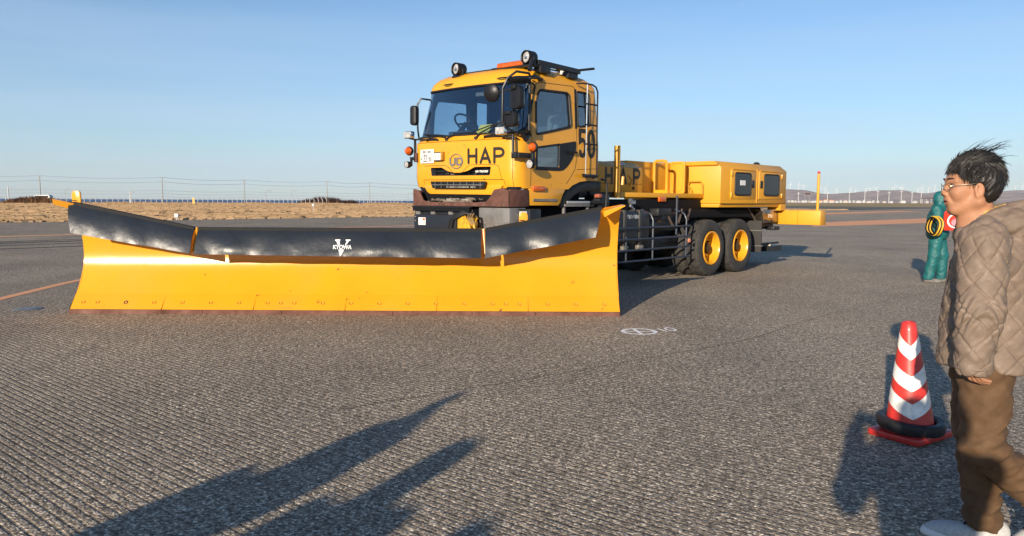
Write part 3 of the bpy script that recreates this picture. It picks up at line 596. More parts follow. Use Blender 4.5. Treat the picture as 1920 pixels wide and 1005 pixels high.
# lower grille sits in a shallow slot
def grille(poly, u0, bars, name):
    b = M(); vs_ = [p[0] for p in poly]; zs = [p[1] for p in poly]; v0, v1, z0, z1 = min(vs_), max(vs_), min(zs), max(zs)
    b.box(u0+.05, u0+.06, v0, v1, z0, z1); 
    for z in bars: b.box(u0-.012, u0+.02, v0+.01, v1-.01, z-.006, z+.006)
    for i in range(9): v = v0+.05+(v1-v0-.1)*i/8; b.box(u0-.005, u0+.015, v-.004, v+.004, z0, z1)
    return b.build(name, BLKM, cab)
grille(G1, .03, (1.862,), 'upper_grille'); 
eb = M()
for i in range(26): v = random.uniform(.55, 1.7); z = random.choice((1.82, 1.84, 1.89, 1.905)); eb.box(.062, .075, v, v+random.uniform(.02, .09), z, z+.012)
eb.build('radiator_hardware', GREY, cab)['kind'] = 'stuff'
G2 = rpoly([(.56, 1.61), (1.67, 1.61), (1.72, 1.715), (.53, 1.715)], .02, 3)
lg = M(); lg.prism(G2, 'x', -.085, -.05); lg.build('lower_grille', BLK, cab, bevel=.004)
lb = M(); lb.box(-.094, -.083, .58, 1.67, 1.658, 1.668, 0)
for i in range(8): lb.box(-.092, -.083, .62+i*.14, .627+i*.14, 1.615, 1.71)
lb.build('grille_bar', GREY, cab)
eb = M()
for i in range(16): v = random.uniform(.6, 1.55); eb.box(-.088, -.084, v, v+random.uniform(.015, .10), 1.622, 1.64)
eb.build('grille_mesh', mat('dull_silver', (.4, .38, .34), .5, .4), cab)
# letters, badge and plates
strokes('HAP', .915, 1.985, .183, .190, .044, .066, PF, 'front_lettering', LET, cab, mirror=True)
strokes('50', 1.40, 2.135, .155, .375, .066, .065, PS, 'side_number', LET, cab)
strokes('50', 1.78, 2.135, .155, .375, .045, .06, PSR, 'side_number', LET, cab, mirror=True)
bd = [(cos(2*pi*i/40)*.135+1.16, sin(2*pi*i/40)*.105+2.01) for i in range(40)]
M().tube([PF(a, b, .008) for a, b in bd], .007, 6, closed=True).build('badge_ring', GREY, cab)
text('UD', .155, 'badge_letters', mat('badge_silver', (.30, .29, .27), .3, .6), cab, PF, 1.16, 1.955, True, .010, 1.35, .006)
text('UD TRUCKS', .038, 'grille_lettering', WHT, cab, lambda v, z, l: Vector((.012, v, z)), .70, 1.848, True, .01, 1.25, .002)
def fplate(v0, v1, z0, z1, m, name, th=.02, bev=.006): 
    u = PF((v0+v1)/2, (z0+z1)/2).x
    a0, a1 = PF(v0, (z0+z1)/2, .012), PF(v1, (z0+z1)/2, .012); b = M()
    b.add([(a0.x, v0, z0), (a1.x, v1, z0), (a1.x, v1, z1), (a0.x, v0, z1), (a0.x-th, v0, z0), (a1.x-th, v1, z0), (a1.x-th, v1, z1), (a0.x-th, v0, z1)], [(0, 1, 2, 3), (7, 6, 5, 4), (0, 4, 5, 1), (1, 5, 6, 2), (2, 6, 7, 3), (3, 7, 4, 0)])
    o = b.build(name, m, cab, bevel=bev); return o, (lambda v, z, l: Vector((a0.x+(a1.x-a0.x)*(v-v0)/(v1-v0)-th-l, v, z)))
PL, pj = fplate(1.665, 2.015, 1.995, 2.205, WHT, 'licence_plate', .012, .004)
DG = mat('plate_green_black', (.03, .05, .035), .6)
text('旭川 800', .05, 'plate_small_characters', DG, cab, pj, 1.84, 2.15, True, .002, 1.1, .001)
text('は', .045, 'plate_small_characters', DG, cab, pj, 1.975, 2.05, True, .002, 1, .001)
strokes('22-61', 1.925, 2.02, .036, .105, .013, .014, pj, 'plate_number', LET, cab, mirror=True, lift=.002)
fplate(1.455, 1.645, 2.02, 2.155, BLK, 'number_frame', .03); _, pj2 = fplate(1.475, 1.628, 2.035, 2.14, WHT, 'number_card', .034, .002)
text('019', .085, 'card_number', mat('grey_ink', (.3, .29, .27), .6), cab, pj2, 1.55, 2.055, True, .002, .9)
fplate(1.42, 1.455, 2.03, 2.16, mat('orange_bracket', (.45, .22, .03), .6), 'number_bracket', .05)
# marker lights over the windscreen
for v in (1.62, .50): 
    p = PF(v, 3.20, .0); M().ell(p, (.03, .13, .013), 12).build('roof_marker_light', BLK, cab); M().ell(p+Vector((-.005, 0, -.018)), (.03, .09, .016), 12).build('marker_lens', mat('olive_lens', (.2, .15, .03), .3), cab)
# wipers
for (a, m_, t, v2) in (((1.41, 2.34), (1.45, 2.375), (1.98, 2.44), (1.40, 2.455)), ((1.42, 2.34), (1.25, 2.40), (1.25, 2.43), (.78, 2.47)), ((.78, 2.33), (.70, 2.40), (.32, 2.56), (.86, 2.49))):
    b = M(); b.tube([PF(*a, .02), PF(*m_, .035), PF((m_[0]+t[0])/2, (m_[1]+t[1])/2, .03), PF(*t, .02)], .011, 6)
    b.tube([PF(t[0]+(v2[0]-t[0])*i/6*1.0, t[1]+(v2[1]-t[1])*i/6-.02, .012) for i in range(7)] if False else [PF(m_[0]+(t[0]-m_[0])*1.0, t[1]-.01, .012), PF(t[0]*.5+v2[0]*.5, (t[1]+v2[1])/2-.025, .012), PF(v2[0], v2[1]-.06, .012)], .009, 5)
    b.ell(PF(*a, .015), (.03, .03, .025), 10); b.build('wiper', BLK, cab)
# hand grips under the windscreen
for v0, v1 in ((1.62, 1.90), (.26, .62)):
    M().tube([PF(v0, 2.335, 0), PF(v0+.02, 2.33, .035), PF((v0+v1)/2, 2.33, .045), PF(v1-.02, 2.33, .035), PF(v1, 2.335, 0)], .017, 8).build('grab_handle', BLK, cab)
# interior: seats, steering wheel, papers on the dash
def seat(v, nm='seat'):
    s_ = M().box(1.0, 1.5, v-.24, v+.24, 2.12, 2.26).build(nm, mat('seat_fabric', (.09, .11, .13), .9, var=.5, vscale=14), cab, bevel=.05)
    M().box(1.45, 1.58, v-.23, v+.23, 2.2, 2.82, rot=Matrix.Rotation(.12, 3, 'Y')).build('seat_backrest', MATS['seat_fabric'], cab, bevel=.05); M().box(1.5, 1.58, v-.13, v+.13, 2.84, 3.0).build('headrest', MATS['seat_fabric'], cab, bevel=.03)
seat(.5); seat(1.62)
sc = Vector((.78, 1.84, 2.66)); sr = Matrix.Rotation(rad(-48), 3, 'Y')
M().tube([sc+sr @ Vector((.0, .21*cos(2*pi*i/32), .21*sin(2*pi*i/32))) for i in range(32)], .016, 8, closed=True).tube([sc+sr @ Vector((0, -.2, 0)), sc+sr @ Vector((0, .2, 0))], .018, 6).tube([sc, sc+sr @ Vector((0, 0, -.2))], .018, 6).cyl(sc, sc+Vector((-.22, 0, -.22)), .04, n=10).build('steering_wheel', BLK, cab)
M().add([(.13, .98, 2.40), (.13, .72, 2.40), (.20, .66, 2.55), (.20, .92, 2.55), (.135, .98, 2.398), (.135, .72, 2.398), (.205, .66, 2.548), (.205, .92, 2.548)], [(0, 1, 2, 3), (7, 6, 5, 4), (0, 4, 5, 1), (1, 5, 6, 2), (2, 6, 7, 3), (3, 7, 4, 0)]).build('yellow_card', mat('pale_yellow_card', (.75, .62, .12), .7), cab)
M().box(1.5, 1.56, .35, .6, 2.25, 2.78).build('clear_bag', mat('crumpled_plastic', (.35, .40, .42), .25, var=.6, vscale=9, bump=.02, bscale=14), cab, bevel=.03)
M().box(.3, .43, .2, 1.95, 2.36, 2.40).box(.35, .5, 1.35, 1.8, 2.38, 2.50).build('dashboard', DRK, cab, bevel=.02)
M().box(.36, .42, .95, 1.2, 3.0, 3.06).build('overhead_sensor', GREY, cab, bevel=.01)
# ladder on the cab side: tall rail, rungs and bright rod
b = M(); b.tube([(1.32, .02, 3.20), (1.38, -.06, 3.205), (1.60, -.07, 3.205), (1.69, -.07, 3.18), (1.735, -.07, 3.11), (1.74, -.07, 2.6), (1.76, -.07, 1.83), (1.76, .0, 1.80)], .0135, 8)
for z in (2.91, 2.60, 2.31): b.tube([(1.43, -.07, z), (1.74, -.07, z)], .013, 6)
b.tube([(1.43, -.07, 1.86), (1.43, -.07, 1.83), (1.76, -.07, 1.83)], .03, 6); b.build('ladder', BLKM, cab)
M().tube([(1.475, -.07, 3.20), (1.475, -.07, 1.84)], .008, 8).build('ladder_rod', CHR, cab)
# side indicator and lamps on the near side
M().box(.33, .60, -.035, .01, 1.585, 1.655).build('side_indicator', ORG, cab, bevel=.015)
# mirror frame near side
def pipe(pts, r, name, m=BLKM, par=None): return M().tube(pts, r, 8).build(name, m, par or cab)
tf = [(.30, .03, 3.16), (.10, -.12, 3.19), (-.08, -.05, 3.20), (-.17, .03, 3.11), (-.21, .08, 2.97), (-.21, .08, 2.53), (-.18, .05, 2.44), (.0, -.03, 2.37), (.24, -.03, 2.38)]
pipe(tf, .017, 'mirror_arm'); pipe([(.33, -.02, 3.16), (.14, -.10, 3.14), (.12, -.12, 2.42), (.24, -.03, 2.36)], .02, 'mirror_arm')
pipe([(.55, .04, 3.17), (.33, -.03, 3.18), (.15, -.08, 3.14), (-.05, .02, 3.12)], .028, 'mirror_bracket')
M().ell((.02, .0, 3.10), (.16, .18, .055), 16).build('mirror_bracket', BLK, cab)
Q = Matrix.Rotation(rad(-12), 3, 'Z')
def mirror(c, w, h, nm='mirror', d=.06, rz=-14):
    R = Matrix.Rotation(rad(rz), 3, 'Z'); p = rpoly([(-w/2, -h/2), (w/2, -h/2), (w/2, h/2), (-w/2, h/2)], .07)
    o = M().prism(p, 'x', -d, .03).build(nm, BLK, cab, bevel=.022, xf=Matrix.Translation(c) @ R.to_4x4()); M().prism([(a*.9, b_*.93) for a, b_ in p], 'x', .031, .035).build('mirror_glass', CHR, cab, xf=Matrix.Translation(c) @ R.to_4x4()); return o
mirror((-.10, -.10, 2.84), .24, .31); mirror((-.14, -.01, 2.555), .34, .21); M().box(-.20, -.14, -.13, -.05, 2.95, 3.01).box(-.24, -.19, -.08, .02, 2.61, 2.66).build('mirror_clamp', BLK, cab, bevel=.01)
M().lathe([(.0001, -.045), (.085, -.04), (.125, -.01), (.13, .02), (.0001, .025)], (-.24, .27, 2.92), (.85, .15, .15), 28).build('round_mirror', BLK, cab)
pipe([(-.21, .08, 2.93), (-.23, .22, 2.93)], .015, 'mirror_arm'); pipe([(-.21, .08, 2.94), (-.14, -.08, 2.96)], .012, 'mirror_arm'); pipe([(-.21, .08, 2.63), (-.16, .0, 2.64)], .012, 'mirror_arm')
pipe([(.14, -.08, 2.45), (.02, -.05, 2.40), (.12, -.06, 2.30), (.24, 0, 2.38)], .04, 'mirror_bracket')
# far-side mirror
pipe([(.42, VW-.06, 3.02), (.30, VW-.01, 3.03), (.18, VM+.13, 3.03), (.14, VM+.17, 2.94), (.14, VM+.17, 2.68), (.12, VM+.14, 2.54), (.06, VM+.04, 2.40)], .015, 'mirror_arm'); mirror((.10, VM+.19, 2.76), .12, .31, rz=12)
# work lights, amber lamps and small round lamps on brackets both sides
def worklight(c, nm='work_light'):
    M().box(c[0]-.03, c[0]+.05, c[1]-.09, c[1]+.09, c[2]-.055, c[2]+.055).build(nm, CHR, cab, bevel=.015); M().box(c[0]-.036, c[0]-.03, c[1]-.08, c[1]+.08, c[2]-.045, c[2]+.045).build('light_lens', LENS, cab)
def amber(c, nm='amber_lamp'):
    M().lathe([(.0001, -.06), (.035, -.055), (.062, -.02), (.065, .02), (.05, .05), (.0001, .06)], c, (1, .0, .0), 20).build(nm, ORG, cab); M().lathe([(.066, -.005), (.072, 0), (.072, .03), (.06, .05), (.0001, .062)], c, (1, 0, 0), 20).build('lamp_housing', BLK, cab)
def roundlamp(c, r=.055, nm='round_lamp'):
    M().lathe([(r, -.045), (r*1.08, -.03), (r*1.0, .02), (r*.5, .06), (.0001, .065)], c, (1, 0, 0), 20).build(nm, BLK, cab); M().lathe([(.0001, -.052), (r*.7, -.05), (r*.98, -.04)], c, (1, 0, 0), 20).build('lamp_lens', LENS, cab)
worklight((-.18, .13, 2.405)); amber((.16, -.15, 2.19)); roundlamp((.16, -.13, 1.955), .06)
worklight((-.10, VM+.10, 2.44)); amber((-.05, VM+.16, 2.195)); roundlamp((-.05, VM+.17, 1.98), .05)
pipe([(-.16, .17, 2.39), (-.16, .14, 2.34), (.0, .0, 2.32)], .012, 'lamp_bracket'); pipe([(-.05, .03, 2.36), (-.05, .02, 2.1), (.02, .0, 2.08)], .02, 'lamp_bracket')
M().box(-.06, -.02, -.04, .05, 2.03, 2.12).box(-.05, .22, -.09, -.045, 2.04, 2.11).box(.17, .22, -.15, -.10, 1.92, 2.17).build('lamp_bracket', BLKM, cab, bevel=.005)
pipe([(-.08, VM+.11, 2.39), (-.05, VM+.02, 2.37), (.02, VM-.2, 2.36)], .014, 'lamp_bracket'); M().box(-.03, .0, VM+.03, VM+.06, 2.02, 2.38).box(-.03, .01, VM+.03, VM+.15, 2.05, 2.10).box(-.03, .0, VM+.12, VM+.15, 1.96, 2.10).build('lamp_bracket', BLKM, cab, bevel=.004)
M().box(-.03, .0, VM-.02, VM+.05, 2.02, 2.16).build('lamp_bracket', RUST, cab)
# roof: two big lamps, amber beacon, black light bar frame, white antenna
def rooflamp(v, z, u=.28):
    c = (u, v, z); M().lathe([(.080, -.06), (.092, -.07), (.097, -.035), (.097, .08), (.082, .105), (.0001, .115)], c, (1, -.12, -.04), 28).build('roof_lamp', BLK, cab); M().lathe([(.0001, -.048), (.05, -.049), (.078, -.038), (.08, .0)], c, (1, -.12, -.04), 28).build('lamp_lens', LENS, cab)
    M().ell((u-.05, v, z-.01), (.012, .035, .02), 10).build('lamp_reflector', CHR, cab)
    M().box(u-.05, u+.09, v-.09, v+.09, z-.13, z-.10).box(u-.01, u+.03, v-.11, v-.085, z-.12, z).box(u-.01, u+.03, v+.085, v+.11, z-.12, z).build('lamp_mount', BLKM, cab, bevel=.006)
rooflamp(1.52, 3.43, .30); rooflamp(.13, 3.465, .36)
pipe([(.36, .1, 3.365), (.36, 1.55, 3.365)], .012, 'roof_bar')
M().tube([(.42, .24, 3.40), (.42, .76, 3.40)], .055, 20).build('beacon', ORG, cab); M().box(.36, .48, .20, .80, 3.345, 3.365).build('beacon_base', BLKM, cab, bevel=.005)
for i in range(6): M().tube([(.42, .28+i*.08, 3.40), (.42, .285+i*.08, 3.40)], .0565, 20).build('beacon_rib', mat('red_rib', (.5, .06, .01), .3), cab) if i % 2 else None
b = M(); b.box(.46, 1.42, .02, .07, 3.36, 3.43, rot=Matrix.Rotation(.02, 3, 'Y')).box(.50, .72, .02, .15, 3.27, 3.37).box(1.15, 1.38, .04, .16, 3.27, 3.36).box(.4, .5, .05, .9, 3.37, 3.395).box(1.35, 1.4, .05, 1.2, 3.37, 3.41).tube([(1.36, .04, 3.40), (1.66, -.05, 3.455)], .02, 6).tube([(.5, .3, 3.40), (1.4, .3, 3.40)], .013, 6).build('roof_rack', BLKM, cab, bevel=.004)
b = M().tube([(.24, .0, 3.26), (.32, .03, 3.42)], .032, 6).build('lamp_mount', BLKM, cab)
M().lathe([(.0001, .055), (.06, .05), (.10, .02), (.10, 0)], (1.22, .22, 3.41), (0, 0, 1), 20).build('antenna', WHT, cab); M().cyl((1.22, .22, 3.3), (1.22, .22, 3.41), .03).build('antenna_mast', WHT, cab)

# ---- chassis and what hangs from it (truck frame: x rearward, y to the far side)
PG = truck
b = M(); b.box(.2, 8.9, .62, .72, .78, 1.1).box(.2, 8.9, 1.40, 1.50, .78, 1.1)
for x in (.3, 1.2, 2.6, 3.6, 4.8, 6.2, 7.4, 8.8): b.box(x, x+.12, .72, 1.40, .82, 1.05)
b.build('chassis_frame', BLKM, truck)
b = M(); b.box(2.1, 5.8, .38, 1.75, 1.12, 1.48).box(5.0, 8.6, .42, 1.7, 1.08, 1.32).box(.5, 1.9, .35, 1.8, .95, 1.6); b.build('underbody', mat('underbody_black', (.006, .006, .008), .8, spec=.2), truck, bevel=.02)
# wheels
def tread(i, j, r):
    if 4 <= j <= 12:
        if j in (6, 10): return r-.012
        if (i+(j > 8)*2+(j in (7, 9))) % 5 == 0: return r-.016
    elif j in (3, 13) and (i % 4 == 0): return r-.014
    return r
TP = [(.33, .03), (.36, .004), (.42, -.008), (.505, .012), (.535, .035), (.545, .06), (.5475, .085), (.55, .10), (.55, .15), (.55, .20), (.5475, .215), (.545, .24), (.535, .265), (.505, .288), (.42, .308), (.36, .296), (.33, .27)]
SW_ = mat('tyre_side_rubber', (.045, .043, .041), .8, var=.3, vscale=6, col2=(.028, .027, .027))
def wheel(u, side_, dual=True, steer=False):
    w = empty('wheel', (u, 0, .55), parent=truck); s_ = 1 if side_ == 0 else -1; base = 0 if side_ == 0 else VW
    fy = lambda y: base+s_*y
    for k, o in enumerate((0, .33) if dual else (0,)):
        b = M(); b.lathe([(r, h) for r, h in TP], (0, fy(o+.0), 0), (0, s_, 0), 110, mod=tread); ty = b.build('tyre', RUB if k else [RUB, SW_], w, ang=28)
        if not k:
            for f in ty.data.polygons:
                if sqrt(f.center.x**2+f.center.z**2) < .515: f.material_index = 1
    b = M(); b.lathe([(.31, .30), (.325, .27), (.33, .04), (.325, .0), (.308, -.004), (.300, .01), (.292, .06), (.285, .16), (.275, .19), (.14, .20), (.13, .19)] if dual else [(.31, .28), (.33, .04), (.305, 0), (.29, .03), (.2, .0), (.15, -.03)], (0, fy(0), 0), (0, s_, 0), 48); b.build('rim', YEL, w, ang=30)
    b = M(); hd = .19 if dual else -.03; b.lathe([(.0001, hd-.12), (.07, hd-.12), (.10, hd-.09), (.115, hd), (.13, hd)], (0, fy(0), 0), (0, s_, 0), 24); b.build('hub', mat('dark_hub', (.10, .055, .015), .6, .2, var=.4, vscale=10), w)
    hd2 = .20 if dual else 0
    for i in range(10): a = 2*pi*i/10; c = Vector((cos(a)*.19, fy(hd2), sin(a)*.19)); M().cyl(c+Vector((0, s_*.01, 0)), c-Vector((0, s_*.05, 0)), .022, .018, 8).build('wheel_nut', BLKM, w)
    # snow chain lugs on the inner tyre
    if dual:
        pass
    return w
for u in (5.63, 6.84): wheel(u, 0); wheel(u, 1)
wheel(1.75, 0, False); wheel(1.75, 1, False)
for u in (5.63, 6.84, 1.75): M().cyl((u, .3, .55), (u, VW-.3, .55), .08, n=12).ell((u, 1.06, .55), (.25, .25, .22), 14).build('axle', BLKM, truck)
# front wing under the cab
for y0, y1 in ((.015, .42), (VW-.42, VW-.015)):
    q = [(.99, 1.36), (1.05, 1.49), (1.13, 1.59), (1.26, 1.67), (1.42, 1.725), (1.62, 1.75), (2.02, 1.755)]; q2 = [(2.02, 1.60), (1.66, 1.60), (1.48, 1.58), (1.34, 1.53), (1.22, 1.45), (1.15, 1.34)]
    M().prism(q+q2, 'y', y0, y1).build('front_wing', BLK, truck, bevel=.01)
M().box(1.10, 1.72, .0, .30, 1.36, 1.40).box(1.10, 1.72, .0, .30, 1.14, 1.18).box(1.10, 1.14, .02, .06, 1.14, 1.4).box(1.68, 1.72, .02, .06, 1.14, 1.4).build('cab_step', GREY, truck, bevel=.006)
M().box(1.14, 1.70, -.012, .005, 1.405, 1.445).build('step_tread', mat('bright_step', (.5, .5, .48), .35, .6), truck, bevel=.004)
M().tube([(1.75, .05, 1.42), (2.25, .05, 1.42)], .03, 8).tube([(1.3, .1, 1.2), (1.9, .1, 1.24), (2.0, .2, 1.3)], .022, 6).box(2.02, 2.3, .05, .35, 1.35, 1.55).box(1.9, 2.15, .05, .3, .9, 1.3).box(1.2, 1.5, .2, .5, 1.5, 1.6).build('side_gear', BLKM, truck, bevel=.008)
M().tube([(2.1, -.02, 1.2), (2.12, -.03, 1.72), (2.10, -.02, 1.78), (2.02, .02, 1.79)], .018, 8).build('side_stay', BLK, truck)
M().box(1.95, 2.04, .0, .1, 1.50, 1.56).build('marker_lamp', mat('dull_red_lens', (.35, .10, .06), .4), truck, bevel=.01)
M().box(2.15, 3.0, .33, .40, 1.53, 1.60).build('deck_sill', BLK, truck); 
# front: rusty apron, black carrier, grey panels, hydraulic valve
ra = M(); A = [(-.02, 1.36), (-.02, 1.58), (.10, 1.62), (.26, 1.60), (.34, 1.50), (.42, 1.43), (.62, 1.42), (1.68, 1.42), (1.79, 1.45), (1.89, 1.60), (2.02, 1.62), (2.02, 1.36)]
ra.prism([(VW-.06-a if False else a, z) for a, z in A], 'x', -.16, -.13); ra.box(-.13, .27, -.02, .01, 1.36, 1.60).box(-.13, .2, 1.99, 2.02, 1.36, 1.60); ra.build('front_apron', RUST, truck, bevel=.006)
for v in [.06+.2*i for i in range(11)]: M().ell((-.163, v, 1.385), (.006, .010, .010), 8).build('apron_bolt', GREY, truck)
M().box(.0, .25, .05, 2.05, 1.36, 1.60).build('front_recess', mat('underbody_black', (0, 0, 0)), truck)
b = M()
for i in range(22): v = random.uniform(.45, 1.75); z = random.uniform(1.425, 1.475); l = random.uniform(.03, .22); b.tube([(-.11, v, z), (-.125, v+l*.5, z+random.uniform(-.02, .02)), (-.11, v+l, z+random.uniform(-.02, .02))], random.uniform(.006, .016), 6)
b.build('engine_pipework', mat('grey_pipes', (.22, .18, .14), .5, .3, var=.7, vscale=20), truck)
M().box(-.12, -.108, 1.02, 1.30, 1.425, 1.475).box(-.12, -.108, .80, .98, 1.425, 1.47).build('radiator_panel', mat('dull_silver'if False else 'pale_metal', (.42, .38, .32), .5, .5), truck, bevel=.004)
b = M()
for i in range(148): v = .75+i*.0086; b.box(-.17, -.16, v, v+.006, 1.29+random.uniform(-.012, .0), 1.355)
b.box(-.18, -.13, .72, 2.03, 1.335, 1.36); b.build('brush_strip', BLK, truck)
M().box(-.14, .2, -.02, .58, .85, 1.345).build('carrier_plate', GREY, truck, bevel=.008); M().box(-.147, -.139, -.01, .57, 1.12, 1.145).build('plate_rib', GREY, truck)
for v in (.08, .26, .44, .62): M().ell((-.15, v, 1.10), (.006, .008, .008), 8).build('plate_bolt', CHR, truck)
M().box(-.10, .1, .75, 2.05, .85, 1.33).build('carrier_beam', BLKM, truck, bevel=.008)
for v in (1.15, 1.9, 1.55): M().box(-.13, -.10, v, v+.09, 1.2, 1.34).build('carrier_bracket', GREY, truck)
M().box(-.42, -.10, .76, 1.69, .80, 1.235).build('power_box', mat('navy_black_box', (.014, .016, .022), .4), truck, bevel=.012)
_ = M().box(-.426, -.42, 1.42, 1.58, 1.08, 1.19).build('warning_sticker', WHT, truck); M().box(-.429, -.4265, 1.43, 1.48, 1.15, 1.18).build('sticker_mark', ORG, truck)
for k in range(4): M().box(-.429, -.4265, 1.43, 1.49, 1.095+.013*k, 1.10+.013*k).build('sticker_line', mat('grey_ink', (.3, .3, .3)), truck)
for k in range(2): M().ell((-.425, 1.65-.0*k, 1.2-.06*k), (.006, .012, .012), 8).build('box_bolt', GREY, truck)
HS = Matrix.Translation((0, -.55, 0))
vb = M(); vb.box(-.40, -.14, 1.18, 1.30, .8, 1.22); vb.box(-.38, -.14, .86, 1.2, .8, 1.0).cyl((-.42, 1.12, 1.1), (-.25, 1.12, 1.1), .085, n=18).cyl((-.40, .98, 1.0), (-.25, .98, 1.0), .06, n=14).tube([(-.36, 1.20, 1.23), (-.42, 1.1, 1.17), (-.42, 1.02, 1.05), (-.4, .96, .95)], .022, 8).tube([(-.3, 1.0, 1.2), (-.42, .95, 1.1), (-.4, .90, .98)], .017, 8).box(-.44, -.40, .88, .96, .92, 1.0).cyl((-.44, 1.05, .95), (-.3, 1.05, .95), .04, n=10)
vb.build('hydraulic_valve', mat('yellow_hydraulics', (.62, .34, .02), .4, var=.4, vscale=18), truck, bevel=.004, xf=HS)
for k in range(3): M().tube([(-.40, 1.28+.05*k, .80), (-.45, 1.42+.04*k, .95), (-.44, 1.34+.03*k, 1.18), (-.40, 1.12+.03*k, 1.27+.012*k), (-.3, 1.0, 1.22)], .018, 8).build('hydraulic_hose', BLK, truck, xf=HS)
for k in range(3): M().tube([(-.35, 1.12-.05*k, 1.26), (-.43, 1.06-.04*k, 1.20), (-.40, 1.0-.03*k, 1.10)], .012, 8).build('valve_pipe', mat('pale_metal'if False else 'brass_pipe', (.42, .28, .12), .4, .5), truck, xf=HS)
M().box(.06, .3, -.22, .0, .9, 1.33).build('side_bracket', BLKM, truck, bevel=.01); M().box(.053, .06, -.17, -.03, 1.23, 1.30).build('spec_plate', mat('pale_spec_plate', (.45, .45, .43), .4), truck)
for k in range(2): M().box(.050, .053, -.14+.05*k, -.11+.05*k, 1.25, 1.28).build('spec_mark', LET, truck)
# fuel tank, straps, guard rail
M().prism(rpoly([(.06, .72), (.06, 1.28), (.60, 1.28), (.60, .72)], .06), 'x', 2.35, 3.50).build('fuel_tank', mat('tank_blue_black', (.016, .020, .028), .38, .2), truck, bevel=.02)
for u in (2.72, 3.17): M().prism([(.048, .70), (.048, 1.30), (.12, 1.305), (.12, .70)], 'x', u, u+.075).build('tank_strap', mat('strap_metal', (.07, .065, .06), .5, .4), truck, bevel=.006)
for u in (2.72, 3.17): M().box(u-.04, u+.12, .03, .10, .62, .70).build('strap_clamp', mat('pale_metal'if False else 'bright_clamp', (.28, .25, .2), .45, .5, var=.5, vscale=20), truck, bevel=.01)
text('軽油タンク 容量300L', .072, 'tank_lettering', mat('pale_ink', (.55, .56, .58), .6), truck, lambda u, z, l: Vector((u, .056, z)), 3.0, 1.16, False, .0, .52, .002)
gr_ = M()
for z in (.44, .625, .81, 1.0): gr_.tube([(1.2, -.01, z), (4.78, -.01, z)], .017, 8)
for u in (3.53, 2.3, 4.65): gr_.tube([(u, .25, 1.30), (u, .05, 1.22), (u, .005, 1.12), (u, .005, .43)], .018, 8)
gr_.tube([(2.75, .02, .85), (2.75, .02, .4)], .016, 6); gr_.tube([(4.33, .02, 1.55), (4.33, .02, .85)], .02, 6); gr_.build('side_guard_rail', mat('dark_blue_rail', (.03, .04, .06), .4), truck)
M().lathe([(.0001, -.02), (.035, -.015), (.04, .01), (.0001, .02)], (4.70, -.035, .73), (0, 1, 0), 8).build('reflector', mat('pink_reflector', (.7, .25, .14), .4), truck)
M().box(4.24, 4.48, .335, .37, 1.44, 1.53).build('side_marker', ORG, truck, bevel=.01)
M().box(4.97, 5.12, .22, .26, 1.10, 1.125).build('lower_marker', mat('dull_red_lens', (.4, .1, .06)), truck)
b = M(); b.box(3.6, 4.9, .35, .75, .9, 1.25).box(4.0, 4.45, .2, .5, 1.18, 1.32).cyl((3.75, .45, 1.0), (4.3, .45, 1.0), .16, n=20).box(3.4, 5.0, .4, 1.6, .55, .8); b.build('air_tanks', BLKM, truck, bevel=.015)
M().ell((3.15, .22, 1.44), (.05, .05, .06), 10).tube([(3.15, .22, 1.44), (3.12, .2, 1.36), (3.2, .18, 1.30), (3.1, .2, 1.27)], .03, 8).box(3.08, 3.22, .16, .2, 1.40, 1.46).build('filler_fittings', mat('shiny_fitting', (.35, .36, .38), .3, .8, var=.6, vscale=18), truck)
for a, b_ in (((4.9, 1.30), (4.7, 1.05)), ((5.2, 1.30), (5.0, 1.1)), ((7.62, 1.30), (7.9, 1.03)), ((4.3, 1.30), (4.5, 1.0))): M().tube([(a[0], .25, a[1]), (b_[0], .2, b_[1])], .022, 6).build('mudguard_stay', mat('stay_brown', (.09, .06, .045), .6), truck)
M().prism([(4.85, 1.05), (5.15, 1.27), (6.1, 1.29), (7.5, 1.27), (7.95, 1.06), (7.6, 1.12), (5.25, 1.14)], 'y', .22, .6).build('mudguard', MATS['underbody_black'], truck, bevel=.008)
M().box(7.86, 7.90, .05, .62, .36, 1.04).build('mud_flap', mat('flap_rubber', (.035, .034, .033), .8), truck, bevel=.005)
for z in (.50, .83): M().box(7.84, 7.915, .02, .5, z-.008, z+.008).build('flap_bar', GREY, truck)
M().box(7.86, 7.90, 1.5, 2.07, .36, 1.04).build('mud_flap', MATS['flap_rubber'], truck, bevel=.005)
b = M(); b.prism(rpoly([(7.98, 1.28), (8.78, 1.28), (8.80, .99), (8.06, .98)], .04), 'y', .10, .5); b.build('polished_silencer', mat('polished_case', (.30, .25, .19), .12, .9, var=.55, vscale=5, bump=.02, bscale=5), truck, bevel=.03)
for k, (u, z) in enumerate(((8.28, 1.10), (8.36, 1.10), (8.44, 1.09))): M().box(u, u+.045, .095, .101, z, z+.08).build('silencer_slot', mat('pale_metal'if False else 'slot_glint', (.7, .66, .6), .3, .6), truck)
M().box(8.0, 9.0, .3, 1.8, .84, .98).box(8.6, 8.9, .1, .3, .82, .90).build('tow_beam', BLKM, truck, bevel=.01)
M().tube([(8.2, .4, .5), (9.5, .4, .5)], .025, 6).tube([(8.3, 1.0, .86), (8.9, 1.0, .5)], .03, 6).box(8.8, 9.5, .3, 1.9, .32, .44).build('rear_underrun', BLKM, truck)
M().box(9.05, 9.07, .38, .62, .33, .50).build('rear_plate', mat('cream_plate', (.62, .56, .42), .6), truck)
